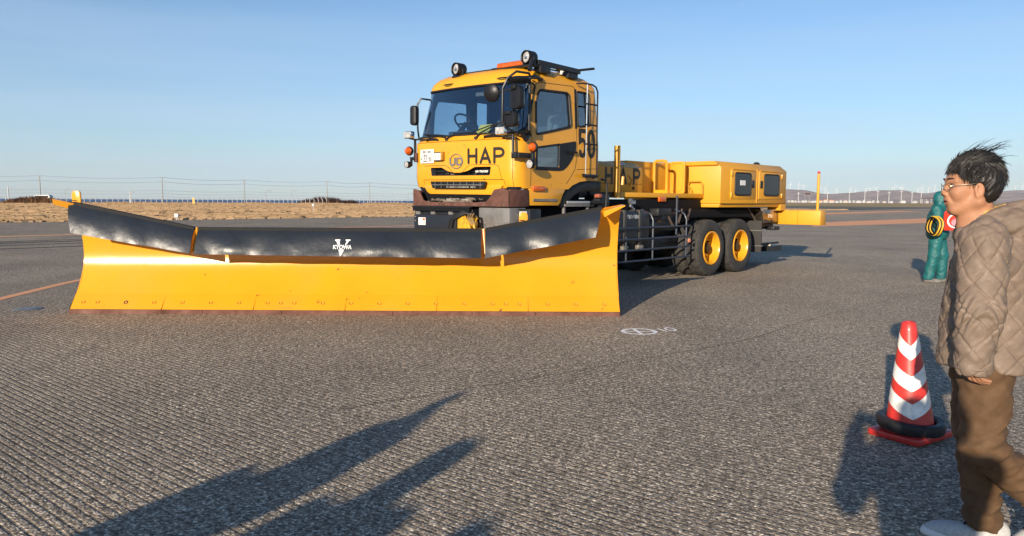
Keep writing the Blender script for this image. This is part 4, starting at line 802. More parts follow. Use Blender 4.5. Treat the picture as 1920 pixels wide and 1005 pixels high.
# ---- deck, front housing with HAP, gate, rear housing
M().box(3.0, 5.86, .35, VW-.35, 1.515, 1.60).build('deck', YELB, truck, bevel=.008)
M().box(2.1, 3.0, .6, VW-.6, 1.50, 1.60).build('deck_front', BLKM, truck)
hf = M(); hf.prism([(.60, 1.60), (.60, 2.04), (.78, 2.14), (1.34, 2.14), (1.52, 2.04), (1.52, 1.60)], 'x', 2.72, 4.07); hb_ = hf.build('front_housing', YELB, truck, bevel=.006)
M().prism([(.92, 1.60), (.92, 2.20), (VW-.92+.2, 2.20), (VW-.92+.2, 1.60)], 'x', 4.05, 6.0).build('middle_housing', YELB, truck, bevel=.01)
strokes('HAP', 2.93, 1.765, .20, .245, .058, .225, lambda u, z, l: Vector((u, .60-l, z)), 'side_lettering', LET, hb_)
M().tube([(2.76, .598, 1.755), (4.05, .598, 1.755)], .004, 4).build('housing_seam', SM, hb_)
M().tube([(3.62, .59, 1.9), (3.72, .585, 1.82), (3.64, .59, 1.72)], .006, 5).build('loose_cable', BLK, hb_); M().ell((3.78, .59, 1.68), (.035, .012, .035), 10).build('cap', BLK, hb_)
M().box(3.42, 3.62, .68, .70, 2.09, 2.14).build('data_plate', mat('blueish_plate', (.35, .42, .55), .4), hb_)
M().tube([(2.85, .30, 1.5), (2.85, .30, 2.375)], .052, 18).build('exhaust_post', YELB, truck); M().tube([(2.97, .26, 1.86), (2.95, .26, 1.72)], .025, 8).build('post_catch', YEL, truck)
gp = rpoly([(.60, 1.61), (.88, 1.61), (.88, 2.22), (.60, 2.22)], .08)
gt = M().tube([(4.90, a, z) for a, z in gp], .028, 8, closed=True); gt.box(4.87, 4.94, .56, .92, 1.60, 1.665); gt.build('hand_gate', YEL, truck)
M().prism(rpoly([(.60, 1.60), (.93, 1.60), (.93, 2.235), (.60, 2.235)], .05, 3), 'x', 5.55, 5.60).build('gate_panel', YELB, truck, bevel=.01)
gd = M().tube([(5.545, a, z) for a, z in rpoly([(.63, 1.66), (.90, 1.66), (.90, 2.20), (.63, 2.20)], .07)], .010, 6, closed=True).build('gate_panel_rib', YELB, truck)
M().ell((5.545, .87, 2.05), (.01, .015, .015), 8).build('panel_hole', LET, truck)
RH = [(0, 1.41), (0, 2.12), (.16, 2.245), (VW-.16, 2.245), (VW, 2.12), (VW, 1.41)]
rh = M().prism(RH, 'x', 5.90, 8.93).build('rear_housing', YELB, truck, bevel=.01)
M().prism([(.02, 1.41), (.045, 1.335), (VW-.045, 1.335), (VW-.02, 1.41)], 'x', 5.93, 8.9).build('housing_skirt', YELB, rh, bevel=.006)
M().box(5.92, 8.93, -.004, .004, 1.404, 1.412).build('housing_seam', SM, rh)
M().box(8.67, 8.93, .0, .3, 1.26, 1.41).build('housing_corner', YELB, rh)
M().tube([(5.87, .80, 2.185), (5.87, .06, 2.185)], .032, 10).build('roof_edge_pipe', YELB, rh)
M().prism(rpoly([(.75, 1.60), (1.12, 1.60), (1.12, 2.22), (.75, 2.22)], .06), 'x', 5.86, 5.90).build('front_panel', YELB, rh, bevel=.008)
for v0, v1, z in ((.68, .36, 1.84), (.86, .60, 1.73)): M().tube([(5.87, v0, 1.60), (5.84, v0, z-.06), (5.84, v0-.04, z), (5.84, v1+.04, z), (5.84, v1, z-.06), (5.87, v1, 1.60)], .016, 8).build('step_loop', mat('bronze_loop', (.42, .24, .02), .45), rh)
for (u0, u1, w0, w1, hs_) in ((6.30, 7.39, 6.46, 7.14, 7.26), (7.54, 8.68, 7.78, 8.49, 7.65)):
    dr = M().box(u0, u1, -.016, .01, 1.505, 2.085).build('door', YELB, rh, bevel=.008)
    wp = rpoly([(w0, 1.585), (w1, 1.585), (w1, 2.025), (w0, 2.025)], .07)
    M().prism(wp, 'y', -.030, .0).build('door_window', GLSD, rh, bevel=.0); M().tube([(a, -.024, z) for a, z in wp], .018, 6, closed=True).build('window_gasket', GSK, rh)
    M().box(hs_-.055, hs_+.055, -.028, -.01, 1.73, 1.89).build('door_handle', BLK, rh, bevel=.01)
    hx = u0+.02 if u0 < 7 else u1-.02
    for z in (1.58, 2.0): M().box(hx-.03, hx+.03, -.032, .0, z-.05, z+.05).build('hinge', YEL, rh, bevel=.008)
    M().box(u0+.05, u1-.05, -.03, .0, 2.088, 2.098).build('drip_rail', YELB, rh)
M().box(6.66, 6.88, -.036, -.030, 1.78, 1.88).build('notice', WHT, rh)
M().box(7.455, 7.475, -.012, .0, 1.42, 2.12).build('centre_post', YELB, rh)
for u in (6.0, 6.2, 6.35): pass
b = M().lathe([(.0001, .07), (.05, .065), (.07, .04), (.07, 0)], (8.6, .55, 2.245), (0, 0, 1), 14).build('rear_beacon', BLK, rh); M().lathe([(.0001, .10), (.05, .09), (.075, .05), (.06, 0)], (8.72, .62, 2.245), (0, 0, 1), 14).build('rear_beacon', BLK, rh)
M().box(8.90, 9.22, -.80, .22, .945, 1.265).build('rear_outrigger', YELB, truck, bevel=.01); M().box(8.897, 8.90, -.305, -.300, .95, 1.26).build('outrigger_seam', SM, truck)
M().box(8.90, 9.2, .22, 2.9, .95, 1.26).build('rear_crossbeam', YELB, truck, bevel=.01)
mpole = M().tube([(8.98, -.70, 1.26), (8.98, -.70, 2.04)], .03, 10).build('marker_pole', YEL, truck); M().tube([(8.98, -.70, 1.85), (8.98, -.70, 2.06)], .028, 10).build('pole_tip', mat('faded_orange', (.72, .42, .28), .6), truck); M().ell((8.98, -.70, 2.09), (.035, .035, .03), 12).build('pole_cap', mat('red_cap', (.55, .05, .04), .4), truck)

# ================================================ the plough blade (world coordinates, parented to the truck)
XL, XR = -5.585, 1.365; YB = 9.62
def yb(x): return YB+.0*(x-XR)
def htop(x):
    if x < -3.96: return 1.075+(-3.96-x)/(-3.96-XL)*.33
    if x > -.37: return 1.075+(x+.37)/(XR+.37)*.33
    return 1.075
KP = [(0, .05, 0), (.09, .13, 0), (.20, .27, 0), (.31, .45, 0), (.375, .62, 0), (.385, .78, .1), (.34, .9, .42), (.24, .985, .72), (.12, 1.04, .9), (.04, 1.075, 1)]
def prof(x, back=0):
    h = htop(x); out = []
    for y, z, k in KP: out.append((yb(x)+y*(1 if True else 0), z+(h-1.075)*k))
    return out
xs = sorted(set([XL+(XR-XL)*i/70 for i in range(71)]+[-3.96, -.37]))
b = M(); n = len(KP); vs_ = []
from itertools import product
def smoothp(x):
    P = prof(x); q = []
    for i in range(len(P)-1):
        p0, p1, p2, p3 = (Vector(P[max(i-1, 0)]), Vector(P[i]), Vector(P[i+1]), Vector(P[min(i+2, len(P)-1)]))
        for t in (0, .25, .5, .75): q.append(.5*((2*p1)+(p2-p0)*t+(2*p0-5*p1+4*p2-p3)*t*t+(3*p1-p0-3*p2+p3)*t**3))
    q.append(Vector(P[-1])); return q
rows = [smoothp(x) for x in xs]; n = len(rows[0])
for x, r in zip(xs, rows): vs_ += [(x, p.x, p.y) for p in r]+[(x, p.x+.035, p.y-.01) for p in r]
fs_ = []
for i in range(len(xs)-1):
    a, c = i*2*n, (i+1)*2*n
    for j in range(n-1): fs_ += [(a+j, c+j, c+j+1, a+j+1), (a+n+j, a+n+j+1, c+n+j+1, c+n+j)]
    fs_ += [(a, a+n, c+n, c), (a+n-1, c+n-1, c+2*n-1, a+2*n-1)]
for a in (0, (len(xs)-1)*2*n): fs_ += [(a+j, a+j+1, a+n+j+1, a+n+j) for j in range(n-1)]
b.add(vs_, fs_); blade = b.build('plough_blade', YELP, truck, ang=50, xf=TI)
def pb(bm, name, m, par=blade, **k): return bm.build(name, m, par, xf=TI, **k)
ys0 = lambda x, z: None
def onblade(x, z):
    r = smoothp(x)
    for p, q in zip(r, r[1:]):
        if p.y <= z <= q.y: return p.x+(q.x-p.x)*(z-p.y)/(q.y-p.y+1e-9)
    return r[-1].x
# wearing strip along the bottom with bolts, cutting edges
sp = M(); xe = [XL+(XR-XL)*i/6 for i in range(7)]
for a, c in zip(xe, xe[1:]):
    q = M(); q.add([(x, yy, z) for x in (a+.0005, c-.0005) for yy, z in ((YB-.022, .052), (YB-.010, .05), (YB+.135, .215), (YB+.150, .232), (YB+.16, .215), (YB+.02, .05))], [(0, 1, 7, 6), (0, 6, 9, 3) if False else (0, 6, 9, 3), (3, 9, 10, 4), (4, 10, 11, 5)] if False else [(0, 6, 7, 1), (1, 7, 8, 2), (2, 8, 9, 3), (3, 9, 10, 4), (4, 10, 11, 5), (5, 11, 6, 0), (0, 1, 2, 3, 4, 5), (11, 10, 9, 8, 7, 6)]); pb(q, 'edge_strip', YELP)
BO = mat('bolt_ochre', (.5, .27, .02), .5); 
bx = XL+.14; k = 0
while bx < XR-.06:
    c = Vector((bx, YB+.062, .135)); pb(M().lathe([(.0001, -.002), (.011, -.004), (.018, .004)], c, (0, -.75, .6), 10).lathe([(.019, .0), (.024, .004), (.029, -.002)], c, (0, -.75, .6), 14), 'edge_bolt', BO if k != 2 else RUST)
    bx += (.36 if k % 9 not in (7, 8) else .17)*(1 if k else .5); k += 1
for a, c in zip([XL+.0, -3.9, -2.9, -1.5, -.5, .3, XR][:-1], [-3.9, -2.9, -1.5, -.5, .3, XR]): pb(M().add([(x, yy, z) for x in (a+.003, c-.003) for yy, z in ((YB-.035, .0), (YB-.022, .052), (YB+.012, .058), (YB+.0, .0))], [(0, 4, 5, 1), (1, 5, 6, 2), (2, 6, 7, 3), (3, 7, 4, 0), (0, 1, 2, 3), (7, 6, 5, 4)]), 'cutting_edge', RUSTE)
# rubber deflectors hung from the top lip, leaning forward of the blade
DEF = mat('black_deflector', (.015, .020, .028), .36, var=.25, vscale=5, bump=.012, bscale=4)
def defl(x0, x1, bot0, bot1, cutR=False):
    q = M(); nx, nz = max(8, int((x1-x0)/.035)), 12; V0 = []
    for s_ in (0, 1):
        for i in range(nx+1):
            t = i/nx; x = x0+(x1-x0)*t; h = htop(x)+.012; bt = bot0+(bot1-bot0)*t
            for j in range(nz+1):
                w = j/nz; xx = x
                if cutR and j: xx = x0+(x1-(.0 if w < .3 else (w-.3)*.10) - x0)*t
                if x0 < -5 and w > 0: xx = x+(1-t)*.10*w
                z = h+(bt-h)*w; yy = YB+.03-.29*w+.115*w*w+.032*noise.noise(Vector((x*2.6, w*1.0, 0)))*w**1.5*2+(.012 if s_ else 0)
                V0.append((xx, yy, z))
    m_ = (nx+1)*(nz+1); F = []
    for i in range(nx):
        for j in range(nz):
            a = i*(nz+1)+j; c = a+nz+1; F += [(a, a+1, c+1, c), (m_+a, m_+c, m_+c+1, m_+a+1)]
    for i in range(nx):
        a = i*(nz+1); c = a+nz+1; F += [(a, c, m_+c, m_+a), (a+nz, m_+a+nz, m_+c+nz, c+nz)]
    for i in (0, nx):
        for j in range(nz): a = i*(nz+1)+j; F.append((a, m_+a, m_+a+1, a+1))
    q.add(V0, F); return pb(q, 'rubber_deflector', DEF, ang=50)
defl(XL+.03, -3.985, 1.02, .775); defl(-3.935, -.385, .765, .735); defl(-.335, 1.10, .735, 1.0, True)
BK = mat('black_flat_bar', (.008, .008, .009), .7)
for a, c in ((XL+.10, -3.985), (-3.935, -.385), (-.335, 1.12)):
    q = M(); q.add([(x, yy, htop(x)+dz) for x in (a, c) for yy, dz in ((YB+.005, -.028), (YB-.005, .018), (YB+.05, .022), (YB+.05, -.02))], [(0, 4, 5, 1), (1, 5, 6, 2), (2, 6, 7, 3), (3, 7, 4, 0), (0, 1, 2, 3), (7, 6, 5, 4)]); pb(q, 'clamp_bar', BK)
    n = int((c-a)/.33)
    for i in range(n+1): x = a+.04+(c-a-.08)*i/n; pb(M().lathe([(.0001, -.012), (.009, -.010), (.012, 0)], (x, YB-.002, htop(x)-.006), (0, -1, .2), 8), 'clamp_bolt', GREY)
for x in (-3.96, -.36): pb(M().tube([(x, YB+.04, htop(x)+.015), (x-.03 if x < -2 else x+.02, YB-.02, .78)], .016, 6), 'deflector_strap', YELP)
# raised lips at the two top corners and lifting eyes
pb(M().add([(1.11, YB+.05, 1.345), (1.37, YB+.07, 1.405), (1.40, YB-.06, 1.40), (1.13, YB-.10, 1.325), (1.11, YB+.05, 1.33), (1.37, YB+.07, 1.39), (1.40, YB-.06, 1.385), (1.14, YB-.10, 1.25)], [(0, 1, 2, 3), (7, 6, 5, 4), (0, 4, 5, 1), (1, 5, 6, 2), (2, 6, 7, 3), (3, 7, 4, 0)]), 'corner_lip', YELP)
pb(M().add([(XL-.10, YB-.1, 1.44), (XL+.16, YB+.02, 1.37), (XL+.09, YB+.05, 1.30), (XL-.10, YB-.08, 1.37), (XL-.10, YB-.02, 1.44), (XL+.16, YB+.06, 1.37), (XL+.09, YB+.08, 1.30), (XL-.10, YB, 1.37)], [(0, 1, 2, 3), (7, 6, 5, 4), (0, 4, 5, 1), (1, 5, 6, 2), (2, 6, 7, 3), (3, 7, 4, 0)]), 'corner_lip', YELP)
for (x, z0, z1) in ((-5.50, 1.30, 1.545), (.14, 1.08, 1.30)):
    p = rpoly([(x-.055, z0), (x+.055, z0), (x+.055, z1), (x-.055, z1)], .052); pb(M().prism(p, 'y', YB+.10, YB+.125), 'lifting_eye', YELP, bevel=.004); pb(M().tube([(x-.05, YB+.095, z0+.12), (x+.01, YB+.095, z0+.12)], .006, 5), 'eye_slot', RUST)
pb(M().box(XR-.012, XR+.0, YB-.0, YB+.04, .05, 1.38).box(XR-.012, XR, YB+.03, YB+.06, 1.2, 1.4) if False else M().prism([(p.x, p.y) for p in smoothp(XR)]+[(p.x+.07, p.y) for p in reversed(smoothp(XR))], 'x', XR-.006, XR+.008), 'end_plate', YELP)
pb(M().prism([(p.x, p.y) for p in smoothp(XL)]+[(p.x+.07, p.y) for p in reversed(smoothp(XL))], 'x', XL-.008, XL+.006), 'end_plate', YELP)
# ribs and push frame behind
for x in (-5.0, -4.2, -3.4, -2.6, -1.8, -1.0, -.2, .6): pb(M().prism([(p.x+.036, p.y) for p in smoothp(x)]+[(YB+.5, htop(x)-.1), (YB+.5, .2)], 'x', x-.01, x+.01), 'blade_rib', YELB)
pb(M().box(-5.2, 1.0, YB+.42, YB+.55, .35, .5).box(-5.2, 1.0, YB+.42, YB+.52, .8, .9), 'blade_beam', YELB)
M().box(-.75, .3, .5, .62, .35, .55).box(-.75, .3, 1.5, 1.62, .35, .55).box(-.75, -.6, .3, 1.8, .4, .6).build('push_frame', YELB, truck, bevel=.01)
# emblem and small writing on the middle deflector
def PD(x, z, l):
    h = htop(x)+.012; bt = .75; w = (z-h)/(bt-h); return TI @ Vector((x, YB+.03-.29*w+.115*w*w+.032*noise.noise(Vector((x*2.6, w*1.0, 0)))*w**1.5*2-.010-l, z))
ec = -2.105
def poly_on(ps, name, m, l=.002):
    for p in ps: M().add([PD(x, z, l) for x, z in p], [tuple(range(len(p)))]).build(name, m, blade, recalc=False)
vt = .955
poly_on([[(ec-.095, vt), (ec-.032, vt), (ec-.032, vt-.018), (ec-.042, vt-.018), (ec-.028, vt-.062), (ec-.062, vt-.062), (ec-.08, vt-.018), (ec-.095, vt-.018)],
 [(ec+.036, vt), (ec+.095, vt), (ec+.095, vt-.016), (ec+.08, vt-.016), (ec+.052, vt-.062), (ec+.032, vt-.062), (ec+.052, vt-.016), (ec+.036, vt-.016)],
 [(ec-.045, vt-.122), (ec+.025, vt-.122), (ec+.022, vt-.135), (ec-.01, vt-.20), (ec-.02, vt-.20)]], 'emblem', WHT)
text('KYOWA', .066, 'emblem_lettering', WHT, blade, PD, ec, vt-.114, False, .003, .93, .0025)

# ================================================ signed-distance modelling for people
def sn(f, lo, hi, h):
    lo = np.array(lo, float); hi = np.array(hi, float); n = np.ceil((hi-lo)/h).astype(int)+1
    X, Y, Z = np.meshgrid(*[lo[i]+h*np.arange(n[i]) for i in range(3)], indexing='ij', sparse=False)
    D = f(X, Y, Z); S = D < 0; nc = n-1; cnt = np.zeros(nc, np.int8); acc = np.zeros((*nc, 3))
    def sh(A, o): return A[o[0]:o[0]+nc[0], o[1]:o[1]+nc[1], o[2]:o[2]+nc[2]]
    for ax in range(3):
        for a in (0, 1):
            for b in (0, 1):
                o = [a, b]; o.insert(ax, 0); o1 = list(o); o1[ax] = 1; d0, d1 = sh(D, o), sh(D, o1); m = (d0 < 0) != (d1 < 0)
                t = d0[m]/(d0[m]-d1[m]); p = np.tile(np.array(o, float), (len(t), 1)); p[:, ax] += t; acc[m] += p; cnt[m] += 1
    on = cnt > 0; idx = -np.ones(nc, int); idx[on] = np.arange(on.sum()); ij = np.argwhere(on)
    V_ = lo+(ij+acc[on]/cnt[on][:, None])*h; F = []
    for ax in range(3):
        u, v = [(1, 2), (2, 0), (0, 1)][ax]; sl0 = [slice(1, nc[k]) for k in range(3)]; sl0[ax] = slice(0, nc[ax]); sl1 = list(sl0); sl1[ax] = slice(1, nc[ax]+1)
        a = S[tuple(sl0)]; b = S[tuple(sl1)]
        for m, rev in ((a & ~b, False), (~a & b, True)):
            q = np.argwhere(m)+np.array([0 if k == ax else 1 for k in range(3)])
            def I(du, dv): r = q.copy(); r[:, u] += du; r[:, v] += dv; return idx[r[:, 0], r[:, 1], r[:, 2]]
            fq = np.stack([I(-1, -1), I(0, -1), I(0, 0), I(-1, 0)], 1); F.append(fq[:, ::-1] if rev else fq)
    return V_, np.concatenate(F)
def smin(a, b, k): h = np.clip(.5+.5*(b-a)/k, 0, 1); return b*(1-h)+a*h-k*h*(1-h)
def smax(a, b, k): return -smin(-a, -b, k)
def cap(X, Y, Z, a, b, ra, rb):
    a = np.array(a, float); b = np.array(b, float); d = b-a; L2 = d@d; t = np.clip(((X-a[0])*d[0]+(Y-a[1])*d[1]+(Z-a[2])*d[2])/L2, 0, 1)
    return np.sqrt((X-a[0]-t*d[0])**2+(Y-a[1]-t*d[1])**2+(Z-a[2]-t*d[2])**2)-(ra+(rb-ra)*t)
def elp(X, Y, Z, c, r, R=None):
    x, y, z = X-c[0], Y-c[1], Z-c[2]
    if R is not None: x, y, z = [R[0][i]*x+R[1][i]*y+R[2][i]*z for i in range(3)]
    k0 = np.sqrt((x/r[0])**2+(y/r[1])**2+(z/r[2])**2); k1 = np.sqrt((x/r[0]**2)**2+(y/r[1]**2)**2+(z/r[2]**2)**2)+1e-9; return k0*(k0-1)/k1
def chain(X, Y, Z, pts, k=.03):
    d = None
    for (a, ra), (b, rb) in zip(pts, pts[1:]): q = cap(X, Y, Z, a, b, ra, rb); d = q if d is None else smin(d, q, k)
    return d
def wav(X, Y, Z, f, s): return np.sin(X*f+s)*np.sin(Y*f*1.13+s*2.1)*np.sin(Z*f*.9+s*3.7)
def nmesh(name, V_, F, m, parent, disp=None, xf=None, mfun=None):
    me = bpy.data.meshes.new(name); me.from_pydata(V_.tolist(), [], F.tolist())
    for q in (m if isinstance(m, list) else [m]): me.materials.append(q)
    me.polygons.foreach_set('use_smooth', [True]*len(F)); me.update()
    if disp is not None:
        nn = np.zeros(len(V_)*3); me.vertices.foreach_get('normal', nn); nn = nn.reshape(-1, 3); V2 = V_+nn*disp(V_, nn)[:, None]; me.vertices.foreach_set('co', V2.ravel()); me.update()
    if mfun:
        cc_ = np.zeros(len(F)*3); me.polygons.foreach_get('center', cc_); me.polygons.foreach_set('material_index', mfun(cc_.reshape(-1, 3)).astype(int).tolist())
    if xf: me.transform(xf)
    o = bpy.data.objects.new(name, me); C.objects.link(o)
    if parent: o.parent = parent
    return o
SKIN = mat('skin', (.43, .205, .11), .55, var=.14, vscale=22, bump=.0006, bscale=180); SKIN.node_tree.nodes['Principled BSDF'].inputs['Subsurface Weight'].default_value = .12; SKIN.node_tree.nodes['Principled BSDF'].inputs['Subsurface Radius'].default_value = (.012, .005, .003)
LIP = mat('lip_skin', (.36, .14, .10), .45); HAIR = mat('black_hair', (.011, .0085, .007), .48, spec=.45, var=.4, vscale=60); EYE = mat('eye_white', (.6, .58, .55), .2); IRI = mat('iris_dark', (.02, .012, .008), .1)
# head in its own frame: x forward, y to its left, z up, origin between the ears
def headsdf(X, Y, Z, mouth=.0):
    Ya = np.abs(Y)
    d = elp(X, Y, Z, (-.018, 0, .048), (.099, .077, .086))
    d = smin(d, elp(X, Y, Z, (.030, 0, -.022), (.066, .066, .087)), .03)
    d = smin(d, cap(X, Y, Z, (.064, -.012, -.098), (.064, .012, -.098), .022, .022), .028)
    d = smin(d, cap(X, Ya, Z, (.055, .018, -.096), (-.012, .057, -.064), .020, .0225), .025)
    d = smin(d, cap(X, Ya, Z, (-.012, .058, -.066), (-.012, .062, -.01), .022, .018), .02)
    d = smin(d, elp(X, Ya, Z, (.056, .040, -.022), (.030, .026, .028)), .02)
    d = smin(d, cap(X, Ya, Z, (.084, .010, .030), (.066, .048, .028), .011, .012), .015)
    d = smin(d, cap(X, Ya, Z, (.083, .0, .020), (.104, 0, -.022), .0075, .0105), .014)
    d = smin(d, elp(X, Ya, Z, (.100, .011, -.029), (.012, .009, .008)), .007)
    d = smin(d, elp(X, Y, Z, (.082, 0, -.055), (.020, .030, .024)), .014)
    d = smax(d, -elp(X, Ya, Z, (.094, .033, .004), (.017, .017, .011)), .010)
    d = smin(d, elp(X, Ya, Z, (.066, .033, .003), (.0165, .016, .014)), .004)
    d = smin(d, cap(X, Ya, Z, (.100, .0, -.0555), (.088, .021, -.0585), .0038, .003), .004)
    d = smin(d, cap(X, Ya, Z, (.0985, .0, -.070), (.088, .019, -.0645), .0050, .003), .004)
    d = smax(d, -elp(X, Y, Z, (.104, 0, -.0625), (.016, .017, .0016+mouth)), .002)
    d = smax(d, -cap(X, Ya, Z, (.099, .026, -.028), (.083, .036, -.062), .0012, .0015), .012)
    e = elp(X, Ya, Z, (-.010, .081, -.018), (.020, .0095, .034)); e = smax(e, -elp(X, Ya, Z, (-.006, .091, -.015), (.012, .008, .023)), .004); e = smin(e, elp(X, Ya, Z, (-.003, .080, -.045), (.008, .006, .009)), .008)
    d = smin(d, e, .006)
    return d
def necksdf(X, Y, Z): return smin(smin(cap(X, Y, Z, (-.022, 0, -.03), (-.045, 0, -.20), .060, .066), cap(X, Y, Z, (.006, 0, -.085), (-.004, 0, -.20), .044, .055), .03), cap(X, Y, Z, (-.045, 0, -.17), (-.05, 0, -.24), .06, .09), .03)
def hairlocks(b, n, rootf, dirf, L0, w0, seed, segs=6):
    r = random.Random(seed)
    for i in range(n):
        p, nn = rootf(r); d = dirf(p, nn, r); L_ = L0*r.uniform(.5, 1.25); w = w0*r.uniform(.6, 1.3); pts = []; q = Vector(p)
        for k in range(segs+1):
            pts.append(q.copy()); t = k/segs; q = q+d*(L_/segs); d = (d+Vector((r.gauss(0, .06), r.gauss(0, .06), -.10*t+r.gauss(0, .05)))+nn*(-.06)).normalized()
        b.tube(pts, [w*(1-.93*(k/segs)**1.6) for k in range(segs+1)], 4)
def make_head(parent, xf, h, detail=True, mouth=.0):
    """skin of head and neck as arrays plus eyes, brows, hair"""
    def f(X, Y, Z): return smin(headsdf(X, Y, Z, mouth), necksdf(X, Y, Z), .022)
    return sn(f, (-.16, -.12, -.27), (.14, .12, .16), h)
def T4(R, t): m = R.to_4x4(); m.translation = t; return m
def applyM(m, V_): A = np.array(m); return V_@A[:3, :3].T+A[:3, 3]
def hand_parts(f, w, fd, pn, L=.09, curl=1.0, side_=1, r=.0085):
    """palm and five fingers. w wrist, fd finger direction, pn palm normal (towards which fingers curl)"""
    w = Vector(w); fd = Vector(fd).normalized(); pn = Vector(pn).normalized(); sd = fd.cross(pn).normalized()*side_
    P = []
    for i, (o, l) in enumerate(((-.03, .85), (-.010, 1.0), (.010, .94), (.029, .74))):
        a = w+fd*L*.92+sd*o; d = fd.copy(); pts = [(a-fd*L*.55, r*1.25), (a, r*1.1)]; q = a
        for k, (sl, cu) in enumerate(((.042, .5), (.027, .75), (.02, .6))):
            ang_ = cu*curl*(1+.08*i); d = (d*cos(ang_)+pn.cross(d).cross(d).normalized()*0+pn*sin(ang_)*(1 if k == 0 else 1)).normalized(); q = q+d*sl*l; pts.append((q, r*(1-.1*k)))
        P.append(pts)
    t0 = w+fd*L*.25-sd*.03; d = (fd*.7-sd*.6+pn*.3).normalized(); t1 = t0+d*.035; t2 = t1+(fd*.9+pn*.4-sd*.1).normalized()*.032; t3 = t2+(fd*.8+pn*.7+sd*.1).normalized()*.024; P.append([(t0, .012), (t1, .011), (t2, .0095), (t3, .008)])
    return w, fd, pn, sd, P, L
def handsdf(X, Y, Z, hp):
    w, fd, pn, sd, P, L = hp; a = w+fd*L*.5; R = [[fd[i], sd[i], pn[i]] for i in range(3)]
    d = elp(X, Y, Z, a, (L*.62, .042, .017), R); d = smin(d, cap(X, Y, Z, w-fd*.05, w+fd*.02, .025, .024), .02)
    for p in P:
        e = None
        for (a_, ra), (b_, rb) in zip(p, p[1:]): q = cap(X, Y, Z, a_, b_, ra, rb); e = q if e is None else np.minimum(e, q)
        d = smin(d, e, .007)
    return d
def handmesh(hp, h):
    pts = [q[0] for p in hp[4] for q in p]+[hp[0], hp[0]-hp[1]*.05]; lo = [min(p[i] for p in pts)-.045 for i in range(3)]; hi = [max(p[i] for p in pts)+.045 for i in range(3)]
    return sn(lambda X, Y, Z: handsdf(X, Y, Z, hp), lo, hi, h)
def join(*ms):
    V_, F, o = [], [], 0
    for v, f in ms: V_.append(v); F.append(f+o); o += len(v)
    return np.concatenate(V_), np.concatenate(F)

# ---- the man in the quilted jacket. Local frame: x forward, y to his left, z up; turned so that forward points left and slightly away
def vrot(a): return Matrix.Rotation(a, 3, 'Z')
MAN = Vector((1.985, 3.21, 0)); MR = rad(180-27)       # heading
man = empty('person', MAN, MR); tag(man, 'man in quilted taupe jacket and brown trousers walking past the striped cone', 'person'); bpy.context.view_layer.update(); MI = man.matrix_world.inverted()
def ml(x, y, z): return MI @ Vector((x, y, z))      # world -> local
hc = ml(1.893, 3.20, 1.518); hyaw = rad(180-10)-MR; HX = T4(Matrix.Rotation(hyaw, 3, 'Z') @ Matrix.Rotation(rad(3), 3, 'Y') @ Matrix.Scale(.945, 3), hc)
hv, hf_ = make_head(None, None, .0030, mouth=.0022); hv0 = hv.copy()
def lipm(c): 
    x, y, z = c[:, 0], np.abs(c[:, 1]), c[:, 2]; return (x > .088) & (y < .021) & (z < -.0525) & (z > -.0755-.0*y) & (np.abs(z+.0635) < .0115*(1-(y/.026)**2)+.001)
sh = {'L': ml(1.835, 2.985, 1.30), 'R': ml(2.06, 3.40, 1.30)}
el = {'L': ml(1.800, 2.925, 1.035), 'R': ml(2.10, 3.47, 1.05)}; wr = {'L': ml(1.785, 2.93, .825), 'R': ml(2.10, 3.44, .86)}
hpL = hand_parts(None, ml(1.782, 2.935, .858), (MI.to_3x3() @ Vector((.12, .0, -1))), (MI.to_3x3() @ Vector((.95, .25, -.1))), curl=1.25, side_=1, L=.072)
hpR = hand_parts(None, wr['R']+Vector((0, 0, -.02)), Vector((.2, 0, -1)), Vector((.3, -1, 0)), curl=.6, L=.085)
cb = lambda X, Y, Z: smin(smin(elp(X, Y, Z, (-.02, 0, 1.1), (.085, .14, .26)), cap(X, Y, Z, (0, .12, 1.29), (0, -.12, 1.29), .04, .04), .05), np.minimum(chain(X, Y, Z, [(sh['L'], .035), (el['L'], .03), (wr['L'], .022)]), chain(X, Y, Z, [(sh['R'], .035), (el['R'], .03), (wr['R'], .022)])), .03)
bv = sn(cb, (-.3, -.42, .78), (.35, .42, 1.42), .012)
hv = applyM(HX, hv); HXi = HX.inverted()
bV, bF = join((hv, hf_), bv, handmesh(hpL, .0032), handmesh(hpR, .005))
body = nmesh('body', bV, bF, [SKIN, LIP], man, mfun=lambda c: lipm(applyM(HXi, c)))
def hput(bm, name, m, par=body): return bm.build(name, m, par, xf=HX)
for s_ in (-1, 1):
    hput(M().ell((.0715, s_*.033, .0045), (.0125, .0135, .0115), 14), 'eye', EYE); hput(M().ell((.0805, s_*.033, .0035), (.0045, .0058, .0058), 12), 'iris', IRI)
    hput(M().tube([(.080, s_*.018, .0135), (.0868, s_*.032, .0155), (.077, s_*.048, .0105)], .0022, 5), 'eyelid', mat('lid_shadow', (.16, .07, .045), .6))
    hput(M().tube([(.096, s_*.012, .030), (.094, s_*.027, .038), (.082, s_*.043, .037), (.068, s_*.054, .030)], [.0018, .0034, .003, .001], 6), 'eyebrow', HAIR)
hput(M().ell((.0985, 0, -.0630), (.006, .014, .0022), 8), 'mouth_gap', mat('mouth_dark', (.06, .015, .012), .5))
GF = mat('thin_gold_frame', (.45, .36, .26), .25, .9); GLZ = glassmat('spectacle_lens', (.97, .97, .96), .3)
gl_ = empty('spectacles', parent=man)
